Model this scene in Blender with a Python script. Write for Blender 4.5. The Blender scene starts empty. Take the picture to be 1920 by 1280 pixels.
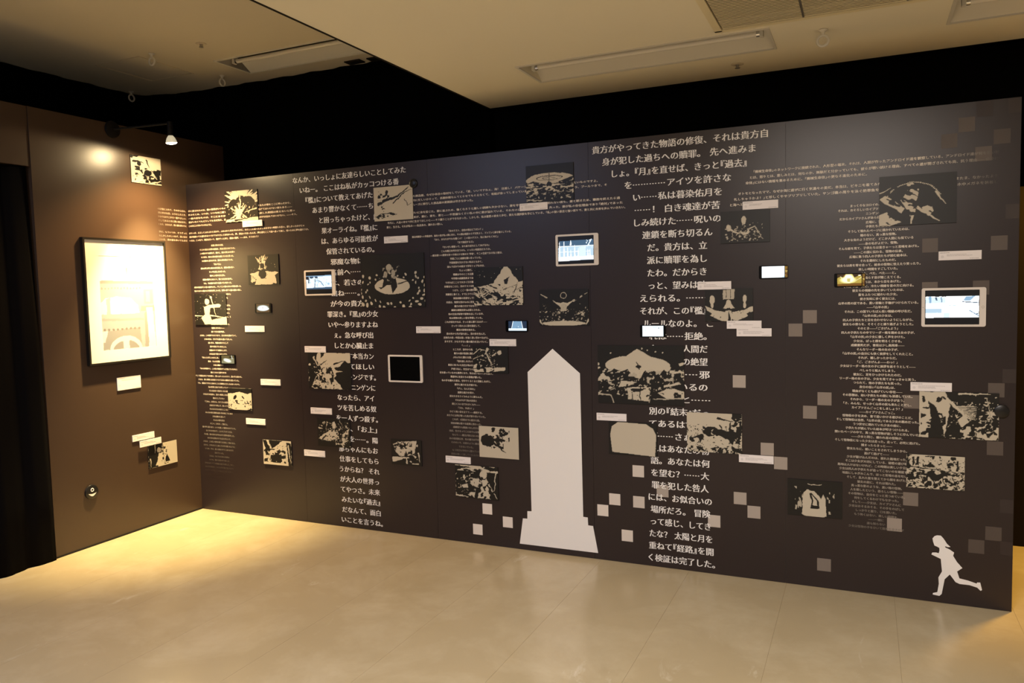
# -*- coding: utf-8 -*-
import bpy, bmesh, math, random
import numpy as np
from mathutils import Vector, Matrix

S = bpy.context.scene
COL = S.collection
rnd = random.Random(7)

# ------------------------------------------------------------------ camera, world, exposure
F_PX, YAW, PITCH, ROLL = 1453.8, -0.42793, -0.06778, -0.02434
CAM = Vector((4.5515, -4.2650, 1.6))
cy, sy, cp, sp = math.cos(YAW), math.sin(YAW), math.cos(PITCH), math.sin(PITCH)
fw = Vector((sy * cp, cy * cp, sp)); r0 = Vector((cy, -sy, 0)); u0 = r0.cross(fw)
cr, sr = math.cos(ROLL), math.sin(ROLL)
rt = r0 * cr + u0 * sr; up = u0 * cr - r0 * sr
cd = bpy.data.cameras.new('camera'); cam = bpy.data.objects.new('camera', cd); COL.objects.link(cam)
cam.matrix_world = Matrix(((rt.x, up.x, -fw.x, CAM.x), (rt.y, up.y, -fw.y, CAM.y), (rt.z, up.z, -fw.z, CAM.z), (0, 0, 0, 1)))
cd.sensor_width = 36.0; cd.sensor_fit = 'HORIZONTAL'; cd.lens = F_PX / 1920 * 36.0
S.camera = cam

w = bpy.data.worlds.new('world'); S.world = w; w.use_nodes = True
w.node_tree.nodes['Background'].inputs[0].default_value = (1.0, 0.85, 0.68, 1)
w.node_tree.nodes['Background'].inputs[1].default_value = 0.02

S.view_settings.view_transform = 'Standard'
S.view_settings.look = 'None'
S.view_settings.gamma = 1.0
S.view_settings.use_curve_mapping = False
S.view_settings.exposure = 0.0

def light(kind, name, loc, power, color, target=None, **kw):
    d = bpy.data.lights.new(name, kind); d.energy = power; d.color = color
    for k, v in kw.items(): setattr(d, k, v)
    o = bpy.data.objects.new(name, d); o.location = loc; COL.objects.link(o)
    if target is not None:
        o.rotation_euler = (Vector(target) - Vector(loc)).to_track_quat('-Z', 'Y').to_euler()
    return o

# corridor spot, wall lamp, and two unseen area fills added for ambient brightness
light('SPOT', 'corridor_spot', (5.75, 0.80, 2.70), 330.0, (1.000, 0.564, 0.091), target=(5.75, 0.55, 0.0), spot_size=2.0, spot_blend=1.0, shadow_soft_size=0.12)
light('SPOT', 'wall_lamp_beam', (0.335, -0.422, 2.600), 120.0, (1.000, 0.600, 0.240), target=(0.32, -0.40, 0.0), spot_size=2.3, spot_blend=0.7, shadow_soft_size=0.03)
light('SPOT', 'wall_lamp_spill', (0.335, -0.425, 2.598), 18.0, (1.000, 0.750, 0.400), target=(0.30, -0.65, 0.0), spot_size=3.12, spot_blend=0.12, shadow_soft_size=0.035)
light('AREA', 'added_fill_light', (4.4, -3.2, 2.78), 135.0, (1.000, 0.889, 0.800), target=(4.4, -3.2, 0.0), shape='RECTANGLE', size=1.2, size_y=0.6)  # added fill out of frame, brightens the long wall and floor
light('AREA', 'added_fill_light', (0.7, -4.6, 3.22), 96.0, (0.531, 0.656, 1.000), target=(0.7, -4.6, 0.0), shape='RECTANGLE', size=1.2, size_y=0.6)  # second added fill, cool-tinted, no fitting there
light('SPOT', 'wall_lamp_core', (0.335, -0.422, 2.600), 840.0, (1.000, 0.743, 0.336), target=(0.02, -0.34, 0.0), spot_size=1.12, spot_blend=1.0, shadow_soft_size=0.03)


# ------------------------------------------------------------------ tables (metres, measured on the walls)
ART_RECTS = [
    ('L', -0.468, 2.388, -0.221, 2.573),
    ('L', -0.459, 0.406, -0.212, 0.568),
    ('B', 0.378, 2.122, 0.678, 2.34),
    ('B', 0.563, 1.672, 0.84, 1.881),
    ('B', 0.034, 1.39, 0.342, 1.619),
    ('B', 0.317, 0.772, 0.54, 0.93),
    ('B', 0.626, 0.39, 0.881, 0.567),
    ('B', 1.649, 2.057, 1.943, 2.273),
    ('B', 1.524, 1.499, 2.01, 1.843),
    ('B', 1.061, 0.949, 1.415, 1.197),
    ('B', 1.118, 0.552, 1.39, 0.745),
    ('B', 1.716, 0.467, 1.946, 0.635),
    ('B', 2.359, 1.503, 2.689, 1.734),
    ('B', 2.34, 1.086, 2.58, 1.253),
    ('B', 2.368, 0.56, 2.637, 0.755),
    ('B', 2.191, 0.292, 2.491, 0.5),
    ('B', 2.725, 2.103, 3.022, 2.318),
    ('B', 2.793, 1.378, 3.1, 1.589),
    ('B', 3.15, 0.93, 3.646, 1.264),
    ('B', 3.209, 0.635, 3.491, 0.824),
    ('B', 3.659, 0.681, 3.954, 0.898),
    ('B', 3.847, 1.813, 4.099, 1.981),
    ('B', 3.763, 1.399, 4.013, 1.573),
    ('B', 4.612, 1.863, 4.945, 2.103),
    ('B', 4.797, 0.825, 5.132, 1.051),
    ('B', 4.744, 0.57, 4.995, 0.737),
    ('B', 4.186, 0.377, 4.451, 0.568),]
PLACARD_RECTS = [
    ('B', 0.537, 2.075, 0.716, 2.131),
    ('B', 0.508, 1.338, 0.687, 1.382),
    ('B', 0.632, 0.959, 0.807, 1.003),
    ('B', 0.478, 0.67, 0.654, 0.714),
    ('B', 1.036, 1.199, 1.213, 1.24),
    ('B', 1.067, 0.774, 1.242, 0.815),
    ('B', 0.994, 0.473, 1.17, 0.517),
    ('B', 1.717, 1.913, 1.893, 1.955),
    ('B', 1.936, 1.333, 2.114, 1.374),
    ('B', 2.459, 1.254, 2.632, 1.296),
    ('B', 2.125, 0.51, 2.301, 0.547),
    ('B', 2.68, 2.062, 2.857, 2.1),
    ('B', 3.963, 1.985, 4.139, 2.027),
    ('B', 3.725, 1.568, 3.902, 1.615),
    ('B', 3.878, 1.358, 4.057, 1.402),
    ('B', 3.925, 1.318, 4.111, 1.361),
    ('B', 3.133, 0.829, 3.319, 0.87),
    ('B', 3.933, 0.639, 4.12, 0.68),
    ('B', 4.873, 1.688, 5.05, 1.727),
    ('B', 4.758, 1.054, 4.936, 1.093),
    ('L', -0.67, 0.984, -0.486, 1.07),
    ('L', -0.581, 0.622, -0.395, 0.659),
    ('L', -0.535, 0.573, -0.35, 0.613),]
SQUARES = [
    (2.409, 0.231, 1),
    (2.548, 0.161, 1),
    (2.338, 0.093, 1),
    (3.379, 0.544, 0.85),
    (3.237, 0.368, 0.9),
    (3.164, 0.296, 0.95),
    (3.38, 0.365, 0.8),
    (3.309, 0.161, 0.9),
    (3.518, 0.441, 0.6),
    (3.803, 0.298, 0.75),
    (4.083, 0.717, 0.55),
    (4.151, 0.646, 0.55),
    (3.942, 0.438, 0.6),
    (4.014, 0.369, 0.6),
    (3.94, 1.075, 0.6),
    (4.294, 1.42, 0.35),
    (4.224, 1.351, 0.35),
    (4.365, 0.997, 0.4),
    (4.295, 0.924, 0.4),
    (4.365, 0.124, 0.35),
    (4.693, 0.372, 0.5),
    (4.764, 0.509, 0.33),
    (5.119, 0.787, 0.18),
    (5.119, 0.373, 0.16),
    (5.049, 0.302, 0.16),
    (5.177, 0.511, 0.06),
    (5.18, 0.307, 0.05),
    (4.982, 2.318, 0.2),
    (4.911, 2.249, 0.18),
    (5.125, 2.249, 0.16),
    (5.052, 2.176, 0.22),
    (5.054, 2.381, 0.06),
    (5.18, 2.383, 0.08),
    (5.121, 1.759, 0.2),
    (5.178, 1.902, 0.08),
    (4.836, 1.76, 0.2),
    (4.837, 1.55, 0.25),
    (5.051, 1.552, 0.18),
    (4.762, 0.997, 0.28),
    (5.12, 1.066, 0.2),
    (5.177, 1.134, 0.06),]
OBELISK = [
    (2.869, 1.24),
    (3.038, 1.098),
    (3.042, 0.245),
    (3.07, 0.244),
    (3.072, 0.197),
    (3.102, 0.196),
    (3.131, 0.037),
    (2.626, 0.035),
    (2.651, 0.196),
    (2.681, 0.197),
    (2.682, 0.244),
    (2.71, 0.246),
    (2.705, 1.098),]
GIRL = [
    (4.871, 0.334),
    (4.882, 0.339),
    (4.898, 0.339),
    (4.908, 0.328),
    (4.916, 0.316),
    (4.925, 0.301),
    (4.94, 0.287),
    (4.929, 0.285),
    (4.917, 0.288),
    (4.918, 0.282),
    (4.935, 0.275),
    (4.956, 0.261),
    (4.952, 0.244),
    (4.969, 0.215),
    (4.992, 0.188),
    (4.97, 0.168),
    (4.98, 0.135),
    (5.017, 0.129),
    (5.053, 0.119),
    (5.055, 0.125),
    (5.068, 0.126),
    (5.076, 0.09),
    (5.07, 0.085),
    (5.056, 0.099),
    (5.024, 0.107),
    (4.981, 0.107),
    (4.964, 0.114),
    (4.939, 0.149),
    (4.917, 0.122),
    (4.912, 0.09),
    (4.905, 0.046),
    (4.895, 0.035),
    (4.866, 0.038),
    (4.867, 0.046),
    (4.886, 0.053),
    (4.892, 0.095),
    (4.89, 0.128),
    (4.905, 0.16),
    (4.899, 0.222),
    (4.858, 0.24),
    (4.862, 0.25),
    (4.877, 0.252),
    (4.89, 0.25),
    (4.893, 0.264),
    (4.892, 0.277),
    (4.882, 0.282),
    (4.871, 0.286),
    (4.865, 0.304),
    (4.862, 0.321),]
TABLETS = [
    (1.059, 1.587, 1.317, 1.759),
    (1.715, 1.012, 1.974, 1.19),
    (2.904, 1.724, 3.165, 1.907),
    (4.802, 1.367, 5.072, 1.554),]
PHONES = [
    (0.616, 1.476, 0.752, 1.538),
    (0.264, 1.106, 0.4, 1.17),
    (2.57, 1.343, 2.715, 1.408),
    (3.4, 1.314, 3.548, 1.377),
    (4.042, 1.617, 4.191, 1.692),
    (4.407, 1.568, 4.556, 1.638),]
TEXT_LEFT = [
    ('なんか、いっしょに友達らしいことしてみた', 2.371, 0.991, 1.895),
    ('いねー。 ここはね私がカッコつける番', 2.3007, 1.047, 1.841),
    ('『檻』について教えてあげたけど', 2.2304, 1.093, 1.733),
    ('あまり響かなくて……ちょっ', 2.1601, 1.148, 1.73),
    ('と困っちゃったけど、結', 2.0898, 1.202, 1.682),
    ('果オーライね。『檻』に', 2.0195, 1.217, 1.666),
    ('は、あらゆる可能性が', 1.9492, 1.213, 1.668),
    ('保管されているの。', 1.8789, 1.249, 1.636),
    ('邪魔な物は腕の', 1.8086, 1.281, 1.653),
    ('名前へ……。力', 1.7383, 1.278, 1.65),
    ('は、若さの特権', 1.668, 1.279, 1.651),
    ('出ね……。その', 1.5977, 1.28, 1.648),
    ('が今の貴方の、', 1.5274, 1.267, 1.616),
    ('罪深き。『黒』の少女', 1.4571, 1.237, 1.647),
    ('いや~参りますよね', 1.3868, 1.243, 1.643),
    ('ぇ。急な呼び出', 1.3165, 1.288, 1.603),
    ('しとか心臓止ま', 1.2462, 1.289, 1.6),
    ('るんす本当カン', 1.1759, 1.303, 1.601),
    ('弁してほしい', 1.1056, 1.3, 1.602),
    ('チャレンジです。', 1.0353, 1.296, 1.612),
    ('だが、ニンゲンに', 0.965, 1.293, 1.604),
    ('なったら、アイ', 0.8947, 1.294, 1.593),
    ('ツを苦しめる奴', 0.8244, 1.291, 1.607),
    ('を一人ずつ殺す。', 0.7541, 1.278, 1.616),
    ('とか、「お上」', 0.6838, 1.288, 1.605),
    ('手先を……。陽', 0.6135, 1.285, 1.61),
    ('那ちゃんにもお', 0.5432, 1.29, 1.607),
    ('仕事をしてもら', 0.4729, 1.291, 1.609),
    ('うからね? それ', 0.4026, 1.288, 1.614),
    ('が大人の世界っ', 0.3323, 1.289, 1.607),
    ('てやつさ。未来', 0.262, 1.29, 1.612),
    ('みたいな『過去』', 0.1917, 1.296, 1.609),
    ('だなんて、面白', 0.1214, 1.297, 1.611),
    ('いことを言うね。', 0.0511, 1.289, 1.625),]
TEXT_RIGHT = [
    ('貴方がやってきた物語の修復、それは貴方自', 2.371, 3.135, 4.09),
    ('身が犯した過ちへの贖罪。 先へ進みま', 2.3007, 3.193, 4.029),
    ('しょ。『月』を直せば、きっと『過去』', 2.2304, 3.249, 3.983),
    ('を…………アイツを許さな', 2.1601, 3.322, 3.904),
    ('い……私は暮染佑月を', 2.0898, 3.37, 3.856),
    ('……! 白き魂達が苦', 2.0195, 3.378, 3.845),
    ('しみ続けた……呪いの', 1.9492, 3.374, 3.85),
    ('連鎖を断ち切るん', 1.8789, 3.419, 3.805),
    ('だ。貴方は、立', 1.8086, 3.448, 3.776),
    ('派に贖罪を為し', 1.7383, 3.444, 3.775),
    ('たわ。だからき', 1.668, 3.446, 3.772),
    ('っと、望みは叶', 1.5977, 3.452, 3.772),
    ('えられる。………', 1.5274, 3.402, 3.802),
    ('それが、この『檻』の', 1.4571, 3.401, 3.819),
    ('ルールなのよ。 こ', 1.3868, 3.419, 3.804),
    ('れは……拒絶。', 1.3165, 3.451, 3.77),
    ('全ての、人間だ', 1.2462, 3.45, 3.775),
    ('ろう、君の絶望', 1.1759, 3.449, 3.774),
    ('した、……邪', 1.1056, 3.449, 3.785),
    ('で見ているの', 1.0353, 3.448, 3.773),
    ('です、と……', 0.965, 3.447, 3.787),
    ('別の『結末』だっ', 0.8947, 3.446, 3.778),
    ('てあるはずだ。', 0.8244, 3.445, 3.772),
    ('が……さぁ、こ', 0.7541, 3.447, 3.774),
    ('れはあなたの物', 0.6838, 3.452, 3.779),
    ('語。あなたは何', 0.6135, 3.452, 3.782),
    ('を望む?……大', 0.5432, 3.454, 3.778),
    ('罪を犯した咎人', 0.4729, 3.456, 3.775),
    ('には、お似合いの', 0.4026, 3.437, 3.792),
    ('場所だろ。 冒険', 0.3323, 3.448, 3.783),
    ('って感じ、してき', 0.262, 3.447, 3.785),
    ('たな? 太陽と月を', 0.1917, 3.44, 3.793),
    ('重ねて『経路』を開', 0.1214, 3.436, 3.799),
    ('く検証は完了した。', 0.0511, 3.432, 3.807),]

# ------------------------------------------------------------------ materials
def mat(name, col, rough=0.6, spec=0.5, metal=0.0, emit=None, estr=1.0, bump=None, noise=None, coat=0.0):
    m = bpy.data.materials.new(name); m.use_nodes = True
    nt = m.node_tree; b = nt.nodes['Principled BSDF']
    b.inputs['Base Color'].default_value = (*col, 1)
    b.inputs['Roughness'].default_value = rough
    b.inputs['Specular IOR Level'].default_value = spec
    b.inputs['Metallic'].default_value = metal
    b.inputs['Coat Weight'].default_value = coat
    if emit is not None:
        b.inputs['Emission Color'].default_value = (*emit, 1); b.inputs['Emission Strength'].default_value = estr
    if noise:
        sc, amt = noise
        tc = nt.nodes.new('ShaderNodeTexCoord'); n = nt.nodes.new('ShaderNodeTexNoise'); n.inputs['Scale'].default_value = sc
        n.inputs['Detail'].default_value = 5
        nt.links.new(tc.outputs['Object'], n.inputs['Vector'])
        mx = nt.nodes.new('ShaderNodeMix'); mx.data_type = 'RGBA'
        mx.inputs[6].default_value = (*[c * (1 - amt) for c in col], 1); mx.inputs[7].default_value = (*[min(1, c * (1 + amt)) for c in col], 1)
        nt.links.new(n.outputs['Fac'], mx.inputs[0]); nt.links.new(mx.outputs[2], b.inputs['Base Color'])
    if bump:
        sc, st = bump
        tc = nt.nodes.new('ShaderNodeTexCoord'); n = nt.nodes.new('ShaderNodeTexNoise'); n.inputs['Scale'].default_value = sc
        nt.links.new(tc.outputs['Object'], n.inputs['Vector'])
        bp = nt.nodes.new('ShaderNodeBump'); bp.inputs['Strength'].default_value = st; bp.inputs['Distance'].default_value = 0.002
        nt.links.new(n.outputs['Fac'], bp.inputs['Height']); nt.links.new(bp.outputs['Normal'], b.inputs['Normal'])
    return m

WALL = (0.0245, 0.0162, 0.0165)
CREAM = (0.90, 0.88, 0.86)
PRINT = (0.56, 0.50, 0.39)
M = {}
M['wall'] = mat('printed_wall', WALL, 0.35, 0.5, bump=(14, 0.06), noise=(0.8, 0.05))
M['wall_l_lit'] = mat('printed_wall_left_lamplit', (0.062, 0.038, 0.0245), 0.34, 0.5, bump=(14, 0.06), noise=(0.8, 0.05))  # wall print made lighter and warmer, lamp light put into the colour
M['edge'] = mat('panel_edge', (0.10, 0.08, 0.075), 0.6)
M['black'] = mat('black_cloth', (0.002, 0.002, 0.002), 0.95, 0.03)
M['curtain'] = mat('dark_curtain', (0.0022, 0.0018, 0.0022), 0.85, 0.06)
M['brown'] = mat('corridor_brown', (0.012, 0.008, 0.005), 0.8, 0.1)
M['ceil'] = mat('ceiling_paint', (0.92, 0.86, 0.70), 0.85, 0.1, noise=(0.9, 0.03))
M['ceil_h_shade'] = mat('high_ceiling_shaded', (0.66, 0.60, 0.48), 0.85, 0.1, noise=(0.9, 0.03))  # same white as the low ceiling, darkened to carry the shade
M['room'] = mat('room_paint', (0.55, 0.52, 0.48), 0.8, 0.2)
M['white'] = mat('white_enamel', (0.74, 0.71, 0.64), 0.4, 0.4)
M['slat'] = mat('cream_slat', (0.90, 0.80, 0.55), 0.45, 0.4)
M['dark'] = mat('dark_gap', (0.02, 0.016, 0.012), 0.8, 0.1)
M['hatch'] = mat('hatch_frame', (0.66, 0.58, 0.44), 0.6, 0.3)
M['tube'] = mat('unlit_tube', (0.80, 0.76, 0.68), 0.25, 0.5)
M['chrome'] = mat('chrome', (0.7, 0.7, 0.7), 0.2, 0.5, 1.0)
M['cream'] = mat('cream_print', CREAM, 0.45, 0.4)
M['board'] = mat('board_edge', (0.02, 0.019, 0.018), 0.6, 0.2)
M['card'] = mat('white_card', (0.86, 0.81, 0.80), 0.55, 0.3)
M['cardedge'] = mat('card_edge', (0.80, 0.76, 0.74), 0.6, 0.3)
M['ink'] = mat('grey_ink', (0.36, 0.33, 0.33), 0.6, 0.2)
M['faint'] = mat('faint_ink', (0.72, 0.68, 0.68), 0.6, 0.2)
M['tablet'] = mat('white_tablet', (0.78, 0.72, 0.66), 0.25, 0.5)
M['ring'] = mat('button_ring', (0.5, 0.46, 0.40), 0.3, 0.5)
M['phone'] = mat('black_phone', (0.003, 0.003, 0.004), 0.15, 0.4)
M['off'] = mat('screen_off', (0.0015, 0.0015, 0.0015), 0.3, 0.15)
M['frame'] = mat('black_frame', (0.012, 0.010, 0.008), 0.35, 0.4)
M['mat'] = mat('white_mount', (0.86, 0.82, 0.72), 0.7, 0.2)
M['lampblack'] = mat('lamp_black', (0.005, 0.0045, 0.004), 0.6, 0.2)
M['bulb'] = mat('lamp_glow', (0.9, 0.85, 0.7), 0.3, 0.4, emit=(1.0, 0.90, 0.70), estr=14.0)
M['bulbback'] = mat('lamp_reflector', (0.75, 0.70, 0.50), 0.35, 0.5, emit=(1.0, 0.88, 0.60), estr=0.45)
M['disc'] = mat('black_disc', (0.010, 0.009, 0.009), 0.35, 0.5)
M['steel'] = mat('grey_steel', (0.35, 0.33, 0.30), 0.35, 0.5, 0.6)

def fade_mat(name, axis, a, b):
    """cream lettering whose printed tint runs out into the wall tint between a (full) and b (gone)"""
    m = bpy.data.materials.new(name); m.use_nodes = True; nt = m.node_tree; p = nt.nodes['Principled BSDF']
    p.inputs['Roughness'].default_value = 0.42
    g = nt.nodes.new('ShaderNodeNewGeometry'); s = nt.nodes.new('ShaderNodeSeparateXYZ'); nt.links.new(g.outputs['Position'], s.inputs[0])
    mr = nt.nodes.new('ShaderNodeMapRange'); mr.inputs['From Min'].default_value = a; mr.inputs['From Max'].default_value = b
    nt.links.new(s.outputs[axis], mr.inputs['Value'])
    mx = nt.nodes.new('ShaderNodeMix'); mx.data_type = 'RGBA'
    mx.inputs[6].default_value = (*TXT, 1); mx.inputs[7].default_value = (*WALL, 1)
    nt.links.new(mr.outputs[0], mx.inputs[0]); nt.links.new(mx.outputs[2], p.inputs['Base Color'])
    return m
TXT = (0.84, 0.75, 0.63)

def square_mat(al):
    k = 'tint_%02d' % round(al * 100)
    if k not in M:
        a = al
        c = tuple(WALL[i] + (CREAM[i] * (0.92, 0.86, 0.80)[i] * (1, .88 + .12 * a, .76 + .24 * a)[i] - WALL[i]) * a ** 1.4 for i in range(3))
        M[k] = mat(k, c, 0.45, 0.4)
    return M[k]

def attr_mat(name, rough=0.45, emission=None, spec=0.4):
    m = bpy.data.materials.new(name); m.use_nodes = True; nt = m.node_tree; p = nt.nodes['Principled BSDF']
    p.inputs['Roughness'].default_value = rough; p.inputs['Specular IOR Level'].default_value = spec
    a = nt.nodes.new('ShaderNodeAttribute'); a.attribute_name = 'ink'
    if emission is None:
        nt.links.new(a.outputs['Color'], p.inputs['Base Color'])
    else:
        p.inputs['Base Color'].default_value = (0.01, 0.01, 0.01, 1)
        nt.links.new(a.outputs['Color'], p.inputs['Emission Color']); p.inputs['Emission Strength'].default_value = emission
    return m
M['artprint'] = attr_mat('art_print', 0.42)
M['photo'] = attr_mat('framed_photograph', 0.5)
M['screen'] = attr_mat('lit_screen', 0.3, 1.0)

# floor: worn glossy beige sheet
def floor_mat():
    m = bpy.data.materials.new('floor_sheet'); m.use_nodes = True; nt = m.node_tree; p = nt.nodes['Principled BSDF']
    L = nt.links.new
    g = nt.nodes.new('ShaderNodeNewGeometry')
    def noise(sc, det, dist=0.0, vec=None, rough=0.55):
        n = nt.nodes.new('ShaderNodeTexNoise'); n.inputs['Scale'].default_value = sc; n.inputs['Detail'].default_value = det
        n.inputs['Distortion'].default_value = dist; n.inputs['Roughness'].default_value = rough
        L(vec if vec else g.outputs['Position'], n.inputs['Vector']); return n.outputs['Fac']
    mp = nt.nodes.new('ShaderNodeMapping'); mp.inputs['Scale'].default_value = (1.0, 0.35, 1.0); mp.inputs['Rotation'].default_value = (0, 0, 0.5)
    L(g.outputs['Position'], mp.inputs['Vector'])
    def ramp(v, a, b):
        r = nt.nodes.new('ShaderNodeMapRange'); r.inputs['From Min'].default_value = a; r.inputs['From Max'].default_value = b
        r.clamp = True; L(v, r.inputs['Value']); return r.outputs[0]
    def mix(f, a, b):
        x = nt.nodes.new('ShaderNodeMix'); x.data_type = 'RGBA'
        L(f, x.inputs[0])
        for i, v in ((6, a), (7, b)):
            if isinstance(v, tuple): x.inputs[i].default_value = (*v, 1)
            else: L(v, x.inputs[i])
        return x.outputs[2]
    c = mix(ramp(noise(0.9, 4), 0.35, 0.65), (0.44, 0.36, 0.215), (0.485, 0.40, 0.245))
    c = mix(ramp(noise(2.2, 8, 0.3, None, 0.65), 0.45, 0.85), c, (0.58, 0.50, 0.34))
    c = mix(ramp(noise(5.0, 8, 0.8, mp.outputs[0], 0.7), 0.64, 0.80), c, (0.66, 0.60, 0.47))
    c = mix(ramp(noise(30.0, 2), 0.80, 0.83), c, (0.22, 0.17, 0.10))
    L(c, p.inputs['Base Color'])
    r = nt.nodes.new('ShaderNodeMapRange'); r.inputs['To Min'].default_value = 0.15; r.inputs['To Max'].default_value = 0.30
    L(noise(3.0, 6, 0.6), r.inputs['Value']); L(r.outputs[0], p.inputs['Roughness'])
    p.inputs['Specular IOR Level'].default_value = 0.5
    b = nt.nodes.new('ShaderNodeBump'); b.inputs['Strength'].default_value = 0.08; b.inputs['Distance'].default_value = 0.003
    L(noise(5.0, 3), b.inputs['Height']); L(b.outputs['Normal'], p.inputs['Normal'])
    return m
M['floor'] = floor_mat()
M['tilegap'] = mat('floor_joint', (0.24, 0.185, 0.10), 0.7, 0.2)

# ------------------------------------------------------------------ mesh helpers
def obj(name, mesh, m=None, parent=None, loc=None, rotz=None):
    if m is not None:
        mesh.materials.clear()
        for k in (m if isinstance(m, (list, tuple)) else [m]): mesh.materials.append(k)
    o = bpy.data.objects.new(name, mesh); COL.objects.link(o)
    if parent is not None: o.parent = parent
    if loc is not None: o.location = loc
    if rotz is not None: o.rotation_euler = (0, 0, rotz)
    return o
def tag(o, label=None, cat=None, group=None, kind=None):
    if label: o['label'] = label
    if cat: o['category'] = cat
    if group: o['group'] = group
    if kind: o['kind'] = kind
    return o
def empty(name, loc, rotz=0.0):
    o = bpy.data.objects.new(name, None); o.empty_display_size = 0.05; COL.objects.link(o)
    o.location = loc; o.rotation_euler = (0, 0, rotz); return o
class MB:
    def __init__(s): s.v = []; s.f = []; s.mi = []
    def add(s, vs, fs, mi=0):
        n = len(s.v); s.v += [tuple(v) for v in vs]; s.f += [tuple(i + n for i in f) for f in fs]; s.mi += [mi] * len(fs); return s
    def box(s, x0, y0, z0, x1, y1, z1, mi=0):
        vs = [(x, y, z) for x in (x0, x1) for y in (y0, y1) for z in (z0, z1)]
        return s.add(vs, [(0, 1, 3, 2), (4, 6, 7, 5), (0, 4, 5, 1), (2, 3, 7, 6), (0, 2, 6, 4), (1, 5, 7, 3)], mi)
    def prism(s, poly, y0, y1, mi=0, mf=None):
        """poly in (x,z), front face at y0 (towards the room, y0 < y1)"""
        n = len(poly)
        vs = [(x, y0, z) for x, z in poly] + [(x, y1, z) for x, z in poly]
        s.add(vs, [tuple(range(n))], mi if mf is None else mf)
        s.add(vs, [tuple(reversed(range(n, 2 * n)))] + [(i, n + i, n + (i + 1) % n, (i + 1) % n) for i in range(n)], mi)
        return s
    def tube(s, p, q, r0, r1=None, n=16, mi=0, caps=True):
        p = Vector(p); q = Vector(q); r1 = r0 if r1 is None else r1
        d = (q - p).normalized(); a = d.orthogonal().normalized(); b = d.cross(a)
        vs = []
        for c, r in ((p, r0), (q, r1)):
            vs += [c + (a * math.cos(t) + b * math.sin(t)) * r for t in [2 * math.pi * i / n for i in range(n)]]
        fs = [(i, (i + 1) % n, n + (i + 1) % n, n + i) for i in range(n)]
        if caps: fs += [tuple(reversed(range(n))), tuple(range(n, 2 * n))]
        return s.add(vs, fs, mi)
    def lathe(s, prof, n=24, mi=0, axis='z', o=(0, 0, 0)):
        vs = []
        for r, h in prof:
            for i in range(n):
                t = 2 * math.pi * i / n
                c, d = r * math.cos(t), r * math.sin(t)
                vs.append({'z': (c, d, h), 'y': (c, h, d), 'x': (h, c, d)}[axis])
        vs = [(a + o[0], b + o[1], c + o[2]) for a, b, c in vs]
        m = len(prof)
        fs = [(j * n + i, j * n + (i + 1) % n, (j + 1) * n + (i + 1) % n, (j + 1) * n + i) for j in range(m - 1) for i in range(n)]
        return s.add(vs, fs, mi)
    def torus(s, o, R, r, axis, n=20, k=8, mi=0, sx=1.0):
        vs = []
        for i in range(n):
            t = 2 * math.pi * i / n
            for j in range(k):
                p = 2 * math.pi * j / k
                rr = R + r * math.cos(p); a, b, c = rr * math.cos(t) * sx, rr * math.sin(t), r * math.sin(p)
                v = {'y': (a, c, b), 'x': (c, a, b), 'z': (a, b, c)}[axis]
                vs.append((v[0] + o[0], v[1] + o[1], v[2] + o[2]))
        fs = [(i * k + j, i * k + (j + 1) % k, ((i + 1) % n) * k + (j + 1) % k, ((i + 1) % n) * k + j) for i in range(n) for j in range(k)]
        return s.add(vs, fs, mi)
    def mesh(s, name, smooth=False, fix=True):
        me = bpy.data.meshes.new(name); me.from_pydata(s.v, [], s.f); me.polygons.foreach_set('material_index', s.mi)
        me.update()
        if fix:
            bm = bmesh.new(); bm.from_mesh(me); bmesh.ops.recalc_face_normals(bm, faces=bm.faces[:]); bm.to_mesh(me); bm.free()
        if smooth:
            me.polygons.foreach_set('use_smooth', [True] * len(me.polygons))
            try: me.set_sharp_from_angle(angle=math.radians(35))
            except Exception: pass
        return me
    def build(s, name, m, parent=None, loc=None, rotz=None, smooth=False):
        return obj(name, s.mesh(name, smooth), m, parent, loc, rotz)
def rrect(x0, z0, x1, z1, r, k=5):
    pts = []
    for cx, cz, a0 in ((x1 - r, z0 + r, -90), (x1 - r, z1 - r, 0), (x0 + r, z1 - r, 90), (x0 + r, z0 + r, 180)):
        for i in range(k + 1):
            a = math.radians(a0 + 90 * i / k); pts.append((cx + r * math.cos(a), cz + r * math.sin(a)))
    return pts
def on_wall(side, a, z, d=0.0):
    """location and turn of something fixed to the back ('B') or left ('L') wall"""
    return ((a, -d, z), 0.0) if side == 'B' else ((d, a, z), math.pi / 2)

# ------------------------------------------------------------------ setting: floor, walls, ceilings
X0, X1, Y0, Y1 = -0.95, 8.2, -9.0, 1.08
ZL, ZH = 2.80, 3.25            # low and high ceiling
fl = MB().box(X0, Y0, -0.06, X1, Y1, -0.0012).build('floor', M['tilegap']); tag(fl, kind='structure')
xs_ = [X0] + [4.18 - 0.515 * i for i in range(9, -9, -1) if X0 + 0.1 < 4.18 - 0.515 * i < X1 - 0.1] + [X1]
for a, b in zip(xs_[:-1], xs_[1:]):
    MB().box(a + 0.0005, Y0, -0.0012, b - 0.0005, Y1, 0.0).build('floor_strip', M['floor'], fl)

WB = MB().box(0.0, 0.005, 0.0, 5.198, 0.085, 2.4195).build('wall_back', M['edge']); tag(WB, kind='structure')
seams = [0.0, 0.993, 2.05, 3.11, 4.176, 5.2]
for i, (a, b) in enumerate(zip(seams[:-1], seams[1:])):
    MB().box(a + 0.0007, 0.0, 0.001, b - 0.0007, 0.005, 2.42).build('wall_panel', M['wall'], WB)
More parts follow.
